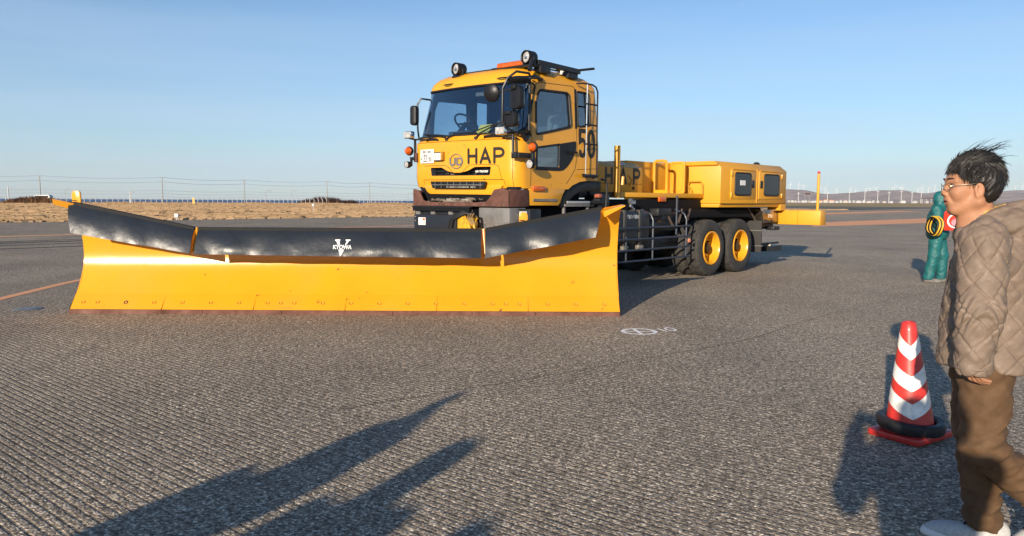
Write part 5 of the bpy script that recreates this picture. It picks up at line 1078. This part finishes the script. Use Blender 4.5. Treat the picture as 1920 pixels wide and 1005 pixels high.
for s_ in (-1, 1):
    q = [(.1085-.34*max(0, .033+.0225*cos(t)-.012), s_*(.033+.0225*cos(t)), .003+.0155*sin(t)) for t in [2*pi*i/28 for i in range(28)]]
    M().tube(q, .0013, 6, closed=True).build('frame', GF, gl_, xf=HX); M().add(q, [tuple(range(28))]).build('lens', GLZ, gl_, xf=HX)
    M().tube([q[0], (.085, s_*.066, .006), (.03, s_*.080, .008), (-.012, s_*.082, .012), (-.022, s_*.080, -.004)], .0015, 5).build('temple_arm', GF, gl_, xf=HX)
M().tube([(.1085, -.011, .006), (.111, 0, .009), (.1085, .011, .006)], .0012, 5).build('bridge', GF, gl_, xf=HX)
# hair: cap plus locks
def hairf(X, Y, Z):
    d = elp(X, Y, Z, (-.026, 0, .050), (.109, .086, .101)); Ya = np.abs(Y)
    d = smin(d, elp(X, Ya, Z, (-.055, .05, .0), (.06, .045, .075)), .03)
    d = d+.0028*np.sin(X*95+Z*60+6*np.sin(Y*38))*np.sin(Y*80+X*33+2)+.0028*np.sin(X*210+Z*170+5*np.sin(Y*60))*np.sin(Y*190+X*90+1)
    face = elp(X, Y, Z, (.085, 0, -.035), (.082, .110, .098))        # keep the face free
    cheek = elp(X, Ya, Z, (.030, .085, -.060), (.048, .05, .072)); ear = elp(X, Ya, Z, (-.006, .098, -.026), (.026, .034, .040))
    for q in (face, cheek, ear): d = smax(d, -q, .008)
    return smax(d, -(Z+.085), .02)
v, f = sn(hairf, (-.17, -.13, -.12), (.12, .13, .19), .0036); hair = nmesh('hair', v, f, HAIR, man, xf=HX)
hl = M()
def rootf(r):
    while True:
        a = r.uniform(0, 2*pi); z = r.uniform(-.95, 1)
        if z < -.3 and cos(a) > -.25: continue
        c_ = sqrt(1-z*z); nn = Vector((c_*cos(a), c_*sin(a), z)); p = Vector((-.026+nn.x*.1085, nn.y*.0860, .050+nn.z*.101))
        if p.x > .062 and p.z < .088: continue
        if abs(p.y) > .045 and -.045 < p.x < .06 and p.z < .062: continue
        if p.x > .04 and p.z < .07: continue
        return p, nn
WIND = (HX.to_3x3().inverted() @ (MI.to_3x3() @ Vector((1, .25, .15)))).normalized()
def dirf(p, nn, r):
    if p.x > .03 and p.z > .09: t = Vector((.8, .25*r.uniform(-1, 1), -.75)) if r.random() < .65 else WIND*.8+Vector((0, 0, .3))
    else: t = Vector((-.35, 0, -.85)) if p.z < .10 else WIND*.9+Vector((0, 0, -.1))
    t = t-nn*t.dot(nn)*.85; return (t.normalized()+nn*.12+Vector((r.gauss(0, .16), r.gauss(0, .16), r.gauss(0, .12)))).normalized()
hairlocks(hl, 4200, rootf, dirf, .050, .0016, 5)
def rt(r): a = r.uniform(-.9, .9); return Vector((-.03+r.uniform(-.06, .05), a*.05, .150-abs(a)*.01)), Vector((0, 0, 1))
def rtp(r):
    s_ = r.choice((-1, 1)); t = r.random(); return (Vector((.055-.06*t, s_*(.060+.023*t), .085-.030*t)), Vector((.3, s_, 0)).normalized())
hairlocks(hl, 620, rtp, lambda p, n, r: Vector((r.uniform(-.35, .25), n.y*.12, -1)).normalized(), .066, .0015, 21)
def rfr(r): y = r.uniform(-.055, .055); return Vector((.070-y*y*5, y, .098)), Vector((.8, 0, .5))
hairlocks(hl, 520, rfr, lambda p, n, r: Vector((.35, r.uniform(-.6, .5), -.8)).normalized(), .042, .0015, 22)
hairlocks(hl, 26, rt, lambda p, n, r: (WIND*1.0+Vector((r.gauss(0, .12), r.gauss(0, .15), r.uniform(.25, .8)))).normalized(), .125, .0017, 9, 8)
def rb_(r): return Vector((-.10+r.uniform(-.02, .03), r.uniform(-.05, .05), .10+r.uniform(-.02, .02))), Vector((-.8, 0, .5))
hairlocks(hl, 16, rb_, lambda p, n, r: (WIND*1.0+Vector((r.gauss(0, .1), r.gauss(0, .1), r.uniform(-.1, .5)))).normalized(), .12, .0016, 11, 8)
hl.build('hair_locks', HAIR, hair, xf=HX, recalc=False)
# jacket
JK = mat('taupe_quilted_nylon', (.20, .148, .112), .58, var=.14, vscale=9, bump=.006, bscale=22, spec=.35)
FLC = mat('tan_fleece_lining', (.55, .33, .12), 1, var=.3, vscale=80, bump=.004, bscale=220)
def jacket(X, Y, Z):
    # torso: padded ellipse columns
    def col(z0, z1, c0, c1, r0, r1):
        t = np.clip((Z-z0)/(z1-z0), 0, 1); cx = c0+(c1-c0)*t; rx = r0[0]+(r1[0]-r0[0])*t; ry = r0[1]+(r1[1]-r0[1])*t
        k = np.sqrt(((X-cx)/rx)**2+(Y/ry)**2); return (k-1)*np.minimum(rx, ry)
    d = np.where(Z < 1.05, col(.76, 1.05, -.032, -.02, (.196, .226), (.170, .197)), col(1.05, 1.34, -.02, -.045, (.168, .195), (.125, .19)))
    d = smax(d, Z-1.325, .10); d = smax(d, .760-Z+.01*np.sin(Y*9), .015)
    d = smin(d, cap(X, Y, Z, sh['L']*.92+Vector((0, -.03, .0)), sh['R']*.92+Vector((0, .03, .0)), .075, .075), .07)
    for k in 'LR':
        a, b_, c = sh[k], el[k], wr[k]; arm = smin(cap(X, Y, Z, a, b_, .090, .078), cap(X, Y, Z, b_, c, .078, .064), .03); d = smin(d, arm, .018)
    d = smax(d, -cap(X, Y, Z, wr['L']-Vector((0, 0, .02)), wr['L']-Vector((0, 0, .09)), .042, .06), .008)
    # stand collar and dropped hood
    hb = smin(elp(X, Y, Z, (-.115, 0, 1.36), (.095, .150, .10)), cap(X, np.abs(Y), Z, (-.05, .11, 1.365), (.085, .07, 1.315), .045, .038), .04)
    hb = smin(hb, cap(X, np.abs(Y), Z, (-.11, .05, 1.43), (-.01, .10, 1.395), .034, .028), .03)
    rg = np.abs(np.hypot(X-.005, Y)-.093)-.013; rg = smax(smax(rg, Z-1.392+.12*X, .01), 1.27-Z, .01); hb = smin(hb, rg, .02)
    d = smin(d, hb, .022); d = smax(d, -cap(X, Y, Z, (.0, 0, 1.33), (.0, 0, 1.52), .074, .092), .012)
    d = smax(d, -elp(X, Y, Z, (-.085, 0, 1.475), (.055, .075, .05)), .012)
    return d
def quilt(V_, N_):
    x, y, z = V_.T; k = np.zeros(len(V_)); w = np.zeros(len(V_))
    # arm coordinate or torso coordinate, whichever this point belongs to
    d = []; 
    for kk in 'LR':
        a, b_, c = (np.array(q) for q in (sh[kk], el[kk], wr[kk])); d.append(np.minimum(cap(x, y, z, a, b_, .09, .078), cap(x, y, z, b_, c, .078, .064)))
    dm = np.minimum(*d); arm = dm < .022
    cx = np.where(arm, np.where(y > 0, (sh['L'].x+el['L'].x)/2, (sh['R'].x+el['R'].x)/2), -.02); cy = np.where(arm, np.where(y > 0, (sh['L'].y+el['L'].y)/2, (sh['R'].y+el['R'].y)/2), 0)
    th = np.arctan2(y-cy, x-cx); r = np.where(arm, .085, .17); s_ = th*r+.01*np.sin(z*11+x*9); P = .102
    a1 = (s_+z*.80)/P; a2 = (s_-z*.80)/P; g = lambda q: np.exp(-((np.abs(q-np.round(q))*P)/.0042)**2)
    puff = .0030*np.abs(np.sin(pi*a1)*np.sin(pi*a2))**.5
    hood = (z > 1.315) & (x < .1); fold = wav(x, y, z, 31, 1)*.005+wav(x+.3*z, y, z*1.6, 58, 4)*.0035+wav(x+.5*z, y-.4*z, z*1.3, 104, 2)*.0018+.0022*np.sin(z*92+8*np.sin(th*3)+x*30)*np.exp(-((z-1.02)/.06)**2)*arm*2.6
    fold += .005*np.sin(z*60+th*4)*np.exp(-((z-.86)/.05)**2)*arm
    q = puff-.0065*np.maximum(g(a1), g(a2)); q = np.where(hood, .3*q+fold*1.6, q+fold); zip_ = np.exp(-((np.abs(y)/.005)**2))*(x > .05)*(z > .8); return q-.006*zip_
v, f = sn(jacket, (-.30, -.44, .74), (.30, .44, 1.46), .0050); jk = nmesh('jacket', v, f, [JK, FLC], man, disp=quilt, mfun=lambda c: ((c[:, 2] > 1.33) & (np.hypot(c[:, 0], c[:, 1]) < .092) & (c[:, 0] < .05)))
q = [(-.002+.088*cos(t), .088*sin(t), 1.412+.020*cos(t+pi)) for t in [rad(a) for a in range(55, 306, 10)]]
M().tube(q, [.016]*len(q), 8).build('fleece_collar', FLC, jk)
M().tube([(.148, .004, .80), (.150, .004, 1.0), (.135, .004, 1.15), (.10, .002, 1.28)], .004, 5).build('zip', BLK, jk)
cf = wr['L']-Vector((0, 0, .005)); M().tube([cf+Vector((.058*cos(t), .058*sin(t), -.004)) for t in [2*pi*i/20 for i in range(20)]], .007, 6, closed=True).build('cuff', JK, jk)
# trousers
TR = mat('brown_cotton', (.105, .056, .025), .85, var=.18, vscale=12, bump=.004, bscale=26)
kR, aR = ml(2.01, 3.27, .47), ml(2.035, 3.20, .085); hR = ml(2.02, 3.31, .84); hL = ml(1.945, 3.10, .86); kL = ml(1.925, 3.06, .455); aL = ml(2.265, 3.12, .185)
def legs(X, Y, Z):
    d = elp(X, Y, Z, (-.015, .0, .86), (.135, .175, .12)); w1 = smin(cap(X, Y, Z, hR, kR, .100, .074), cap(X, Y, Z, kR, aR, .073, .070), .03); w2 = smin(cap(X, Y, Z, hL, kL, .108, .080), cap(X, Y, Z, kL, aL, .078, .072), .025)
    d = smin(d, w1, .05); d = smin(d, w2, .05); n_ = wav(X, Y, Z, 34, 2)*.007+wav(X, Y, Z*1.7, 61, 5)*.004
    kn = np.exp(-((Z-kL.z)/.10)**2)*(Y > -.02)*.006*np.sin(Z*95+X*40)+np.exp(-((Z-.15)/.09)**2)*.008*np.sin(Z*80+Y*20)
    d = d-.007*(1-np.abs(np.sin(Z*26+X*17+Y*12)))**5*(np.exp(-((Z-.50)/.16)**2)+np.exp(-((Z-.16)/.09)**2)+.5)-n_-kn-.004*np.sin(Z*70+X*50+Y*30)*np.exp(-((Z-.74)/.05)**2)
    for a in (aR, aL): d = smax(d, -(cap(X, Y, Z, a-Vector((0, 0, .02)), a-Vector((0, 0, .12)), .055, .055)), .008)
    return smax(d, Z-.80, .01)
lo_ = [min(p[i] for p in (kR, aR, kL, aL, hR, hL))-.16 for i in range(3)]; hi_ = [max(p[i] for p in (kR, aR, kL, aL, hR, hL))+.16 for i in range(3)]; lo_[2] = .05
v, f = sn(legs, lo_, hi_, .0075); tr = nmesh('trousers', v, f, TR, man)
SHOE = mat('pale_grey_knit_shoe', (.46, .46, .45), .75, var=.2, vscale=90, bump=.001, bscale=260); SOLE = mat('white_sole', (.72, .71, .68), .6)
def shoe(parent, m, nm='shoe'):
    def up(X, Y, Z):
        d = smin(elp(X, Y, Z, (.145, .004, .030), (.115, .048, .042)), elp(X, Y, Z, (-.01, 0, .048), (.062, .037, .055)), .04); d = smin(d, cap(X, Y, Z, (.0, 0, .06), (.015, 0, .105), .036, .038), .03)
        return smax(smax(d, -cap(X, Y, Z, (.005, 0, .10), (.01, 0, .16), .03, .034), .006), .012-Z, .004)
    v, f = sn(up, (-.09, -.07, .0), (.28, .07, .16), .005); o = nmesh(nm, v, f, SHOE, parent, xf=m)
    def so(X, Y, Z): return smax(smax(smin(elp(X, Y, Z, (.145, .004, .015), (.128, .053, .05)), elp(X, Y, Z, (-.01, 0, .015), (.072, .042, .05)), .05), Z-.022-.02*np.clip((X-.18)/.1, 0, 1), .006), -Z-.0, .004)
    v, f = sn(so, (-.1, -.07, -.01), (.29, .07, .06), .005); nmesh('sole', v, f, SOLE, o, xf=m)
    lc = M()
    for i in range(5): x = .055+.022*i; z = .092-.0085*i-.0008*i*i; lc.tube([(x-.004, -.024, z-.012), (x, 0, z+.004), (x+.012, .024, z-.012)], .004, 5)
    lc.tube([(.05, 0, .1), (.04, .03, .10), (.06, .045, .07), (.075, .03, .085)], .003, 5).tube([(.05, 0, .1), (.045, -.03, .105), (.07, -.045, .08)], .003, 5); lc.build('laces', BLK, o, xf=m); return o
def toM(wp, yaw, pitch_=0): return T4(Matrix.Rotation(yaw-MR, 3, 'Z') @ Matrix.Rotation(pitch_, 3, 'Y'), ml(*wp))
shoe(man, toM((2.062, 3.185, 0), rad(180-19))); shoe(man, toM((2.30, 3.125, .10), rad(180-16), rad(48)))

# ---- traffic cone with its tyre ring and square base
cone = empty('traffic_cone', (2.475, 4.66, 0), rad(0)); tag(cone, 'red traffic cone with white reflective chevrons standing on a black weight ring', 'traffic cone')
CR = mat('red_cone_plastic', (.60, .035, .028), .38, var=.25, vscale=9, coat=.2); CW = mat('reflective_white', (.82, .81, .77), .22, coat=.5, var=.3, vscale=11)
Hc, r0, r1, z0 = .715, .142, .040, .045
def rc(z): return r0+(r1-r0)*(z-z0)/(Hc-z0)
pf = [(r0+.012, z0-.012), (r0, z0)]+[(rc(z), z) for z in np.linspace(z0+.01, Hc-.01, 16)]+[(r1*.8, Hc), (r1*.55, Hc-.002), (r1*.5, Hc-.05)]
M().lathe(pf, (0, 0, 0), (0, 0, 1), 64).build('cone_body', CR, cone)
CA = atan2(-4.66, -2.475)
for k, (zc_, hh) in enumerate(((.575, .085), (.39, .092), (.225, .092))):
    b = M(); n = 72; vs_ = []
    for i in range(n):
        a = 2*pi*i/n; ph = ((a-CA-.15)/(2*pi)*4) % 1; tri = abs(ph-.5)*2     # chevron pointing down on the near side
        dz = (1-tri)*.0; off = (abs(((a-CA-.15+pi) % (2*pi))-pi)); off = min(off, pi-off if off > pi/2 else off); zz = zc_-.045+off*(.055 if k < 2 else .06)
        for z in (zz-hh/2, zz, zz+hh/2): vs_.append((cos(a)*(rc(z)+.0016), sin(a)*(rc(z)+.0016), z))
    b.add(vs_, [(i*3+j, ((i+1) % n)*3+j, ((i+1) % n)*3+j+1, i*3+j+1) for i in range(n) for j in (0, 1)]); b.build('reflective_band', CW, cone, recalc=False)
bs = M().prism(rpoly([(-.175, -.175), (.175, -.175), (.175, .175), (-.175, .175)], .03), 'z', .002, .042).build('cone_base', CR, cone, bevel=.008); bs.rotation_euler = (0, 0, rad(28))
ringT = tag(M().lathe([(.155, .012), (.155, .070), (.165, .082), (.20, .084), (.212, .074), (.214, .060), (.214, .022), (.205, .010), (.165, .006)]+[(.155, .012)], (0, 0, 0), (0, 0, 1), 64).build('weight_ring', mat('ring_rubber', (.02, .02, .021), .5, var=.4, vscale=15, bump=.002, bscale=30)), 'black rubber weight ring slipped over the base of the striped cone', 'cone weight'); ringT.location = (2.478, 4.665, .046); ringT.scale = (.9, .9, .95); ringT.rotation_euler = (rad(3), rad(2.5), 0)

cone.rotation_euler = (0, rad(-3.4), 0); cone.location.z = .010
# ---- a simpler clothed figure, posed by its joints
def figure(loc, yaw, label, J, cj, ct, h=.016, hood=False, head=True, girth=1.0, shoes=None, hand_h=.009, wr_fold=1.0):
    p = empty('person', loc, yaw); tag(p, label, 'person'); g_ = girth
    mj = mat(*cj) if isinstance(cj, tuple) else cj; mt = mat(*ct) if isinstance(ct, tuple) else ct
    hd = Vector(J['head']); HM = T4(Matrix.Rotation(J.get('hyaw', 0), 3, 'Z'), hd)
    def fj(X, Y, Z):
        d = smin(elp(X, Y, Z, (-.01, 0, 1.13), (.135*g_, .19*g_, .26)), elp(X, Y, Z, (0, 0, .90), (.145*g_, .185*g_, .16)), .08)
        d = smin(d, cap(X, Y, Z, (0, .15, 1.33), (0, -.15, 1.33), .07, .07), .08)
        for s_ in 'LR': d = smin(d, smin(cap(X, Y, Z, J['s'+s_], J['e'+s_], .075*g_, .068*g_), cap(X, Y, Z, J['e'+s_], J['w'+s_], .066*g_, .05*g_), .03), .025)
        d = smax(d, .80-Z+ .01*np.sin(Y*20), .015) if True else d
        arms = np.minimum(cap(X, Y, Z, J['eL'], J['wL'], .066*g_, .05*g_), cap(X, Y, Z, J['eR'], J['wR'], .066*g_, .05*g_)); d = np.minimum(d, arms)
        if hood:
            x, y, z = X-hd.x, Y-hd.y, Z-hd.z; hh = smin(elp(x, y, z, (-.03, 0, .03), (.125, .105, .135)), cap(x, y, z, (-.03, 0, -.06), (-.03, 0, -.16), .095, .10), .04); c_, s2 = cos(J.get('hyaw', 0)), sin(J.get('hyaw', 0)); xr, yr = x*c_+y*s2, -x*s2+y*c_
            hh = smax(hh, -elp(xr, yr, z, (.10, 0, .0), (.10, .075, .095)), .01); d = smin(d, hh, .03)
        return d-(wav(X, Y, Z, 30, 1)*.010+wav(X, Y, Z*1.5, 55, 3)*.005)*wr_fold
    def ft(X, Y, Z):
        d = elp(X, Y, Z, (0, 0, .90), (.125*g_, .165*g_, .14))
        for s_ in 'LR': d = smin(d, smin(cap(X, Y, Z, J['h'+s_], J['k'+s_], .098*g_, .075*g_), cap(X, Y, Z, J['k'+s_], J['a'+s_], .074*g_, .068*g_), .03), .03)
        return smax(d, Z-.97, .02)-(wav(X, Y, Z, 28, 2)*.010+wav(X, Y, Z*1.6, 50, 4)*.005)*wr_fold
    v, f = sn(fj, (-.75, -.75, .72), (.9, .75, 1.85), h); jo = nmesh('jacket', v, f, mj, p)
    v, f = sn(ft, (-.5, -.4, .05), (.6, .4, 1.0), h); nmesh('trousers', v, f, mt, p)
    parts = [make_head(None, None, .0065 if h < .012 else .009)]; parts[0] = (applyM(HM, parts[0][0]), parts[0][1])
    parts.append(sn(lambda X, Y, Z: smin(elp(X, Y, Z, (-.01, 0, 1.1), (.08, .13, .28)), cap(X, Y, Z, (-.03, 0, 1.3), hd-Vector((.03, 0, .1)), .06, .055), .04), (-.2, -.2, .8), (.2, .2, 1.6), .02))
    for s_ in 'LR':
        fd = (Vector(J['w'+s_])-Vector(J['e'+s_])).normalized(); parts.append(handmesh(hand_parts(None, Vector(J['w'+s_])+fd*.02, J.get('fd'+s_, fd), J.get('pn'+s_, (0, -1 if s_ == 'L' else 1, -.2)), curl=.6, side_=1 if s_ == 'L' else -1), hand_h))
    bo = nmesh('body', *join(*parts), SKIN, p)
    if not hood: v, f = sn(hairf, (-.17, -.13, -.12), (.12, .13, .19), .007); nmesh('hair', v, f, HAIR, p, xf=HM)
    for s_ in 'LR':
        a = Vector(J['a'+s_]); m_ = T4(Matrix.Rotation(J.get('ty'+s_, 0), 3, 'Z'), (a.x-.02, a.y, max(0, a.z-.09)))
        def up(X, Y, Z): return smax(smin(elp(X, Y, Z, (.12, 0, .032), (.125, .048, .05)), elp(X, Y, Z, (0, 0, .05), (.062, .04, .07)), .04), -Z, .004)
        v, f = sn(up, (-.1, -.07, -.01), (.27, .07, .14), .01); nmesh('shoe', v, f, shoes or BLK, p, xf=m_)
    return p
def pose(**k):
    d = dict(head=(.02, 0, 1.545), sL=(0, .20, 1.33), sR=(0, -.20, 1.33), eL=(-.02, .26, 1.06), eR=(-.02, -.26, 1.06), wL=(.06, .25, .84), wR=(.06, -.25, .84), hL=(0, .09, .88), hR=(0, -.09, .88), kL=(.02, .10, .48), kR=(.02, -.10, .48), aL=(-.02, .11, .09), aR=(-.02, -.11, .09))
    d.update({a: Vector(b) if isinstance(b, tuple) else b for a, b in k.items()}); return {a: (Vector(b) if isinstance(b, tuple) else b) for a, b in d.items()}
GRN = mat('teal_rain_suit', (.008, .12, .125), .5, var=.3, vscale=10, bump=.022, bscale=13)
figure((7.74, 13.98, 0), rad(-38), 'person in hooded teal rain suit holding a red reel, half hidden behind the bespectacled man',
       pose(head=(.05, 0, 1.50), eL=(.06, .28, 1.08), eR=(.06, -.28, 1.08), wL=(.28, .16, 1.10), wR=(.26, -.17, 1.06), kL=(.08, .12, .48), kR=(-.02, -.12, .49), aL=(.07, .14, .09), aR=(-.09, -.13, .09), hyaw=.1, fdL=Vector((.8, -.5, 0)), fdR=Vector((.7, .6, 0)), pnL=Vector((-.4, -.8, 0)), pnR=Vector((-.4, .8, 0))), GRN, GRN, h=.011, hood=True, wr_fold=.55, girth=1.3, shoes=mat('grey_work_shoe', (.16, .15, .14), .7, var=.4, vscale=30))
rd = empty('cable_reel', (7.80, 13.52, 1.13), rad(-45)); tag(rd, 'red square cable reel held in front of the teal rain suit', 'cable reel')
RED = mat('bright_red_plastic', (.72, .045, .025), .4)
M().prism(rpoly([(-.19, -.17), (.19, -.17), (.19, .15), (.13, .21), (-.13, .21), (-.19, .15)], .04), 'y', -.05, .05).build('case', RED, rd, bevel=.015)
M().lathe([(.10, -.054), (.125, -.06), (.13, -.05)], (0, 0, 0), (0, 1, 0), 28).build('reel_ring', WHT, rd); M().lathe([(.0001, -.07), (.05, -.075), (.07, -.052)], (.0, 0, -.03), (0, 1, 0), 20).build('reel_hub', mat('pinkish_label', (.6, .25, .3), .6), rd)
for k in range(3): M().box(-.02+.05*k, .01+.05*k, -.07, -.05, -.10, -.05).build('reel_mark', LET, rd)
cl_ = empty('cable_coil', (7.45, 13.58, 1.04), rad(18)); tag(cl_, 'coil of black and yellow cable hanging from the teal sleeve', 'cable coil')
for k, (m_, r_) in enumerate(((BLK, .150), (mat('yellow_cable', (.75, .42, .03), .5), .165), (BLK, .16), (MATS['yellow_cable'], .165), (BLK, .15))):
    M().tube([(.035*k-.05+.01*sin(3*t), r_*cos(t)*.82, r_*sin(t)) for t in [2*pi*i/32 for i in range(32)]], .014, 6, closed=True).build('cable_turn', m_, cl_)
# people standing behind the camera: their shadows fall across the foreground
DJ = mat('navy_coat', (.02, .025, .04), .8); DT = mat('grey_trousers', (.05, .05, .055), .8)
figure((.12, -.44, 0), rad(90), 'person photographing with a phone, casting the shadow beneath the striped cone', pose(head=(.0, 0, 1.54), sL=(0, .19, 1.33), sR=(0, -.19, 1.33), eL=(.12, .30, 1.14), eR=(.14, -.22, 1.16), wL=(.30, .20, 1.38), wR=(.33, .02, 1.38), kL=(.03, .14, .48), kR=(.03, -.12, .48), aL=(0, .16, .09), aR=(0, -.14, .09)), DJ, DT, girth=1.12)
ph = tag(M().box(-.075, .075, -.105, -.095, 1.405, 1.48).build('phone', BLK, bevel=.004), 'dark phone held up in both hands behind the camera position', 'phone')
GA = LD.xy.normalized()
def behind(tx, ty, z): d = z/tan(EL); return (tx-GA.x*d, ty-GA.y*d, 0)
import itertools
for k, ((tx, ty), z, lab, J) in enumerate((((-.36, 5.78), 1.93, 'onlooker with one arm raised, casting the long pointed shadow in the middle foreground', pose(eL=(.0, .25, 1.06), wL=(.02, .24, .84), eR=(.04, -.17, 1.56), wR=(.04, -.05, 1.74), fdR=Vector((.05, .12, 1)), pnR=Vector((1, 0, 0)))),
      ((-.21, 4.59), 1.70, 'hooded onlooker, casting the shorter pointed shadow beside the long one', pose(head=(.02, .0, 1.54))),
      ((-.16, 3.24), 1.66, 'onlooker whose shadow tip just enters at the bottom centre', pose(girth=1)))):
    J.pop('girth', None); figure(behind(tx, ty, z), rad(90)-AZ+rad((0, 12, -8)[k]), lab, J, (('dark_red_coat', (.08, .02, .02), .8), ('green_coat', (.02, .05, .03), .8), ('grey_coat', (.06, .06, .06), .8))[k], DT, girth=1.3, hood=True)

# ---- thin air between here and the hills
hz = bpy.data.materials.new('haze_air'); hz.use_nodes = True; HN = hz.node_tree.nodes; HL = hz.node_tree.links; HN.remove(HN['Principled BSDF'])
pv = HN.new('ShaderNodeVolumePrincipled'); pv.inputs['Color'].default_value = (.86, .93, 1, 1); pv.inputs['Density'].default_value = .00004; pv.inputs['Anisotropy'].default_value = .0; HL.new(pv.outputs[0], HN['Material Output'].inputs['Volume'])
hzo = M().box(-14500, 14500, -600, 8700, -10, 330).build('haze', hz); tag(hzo, kind='stuff', label='faint haze in the air over the airfield')
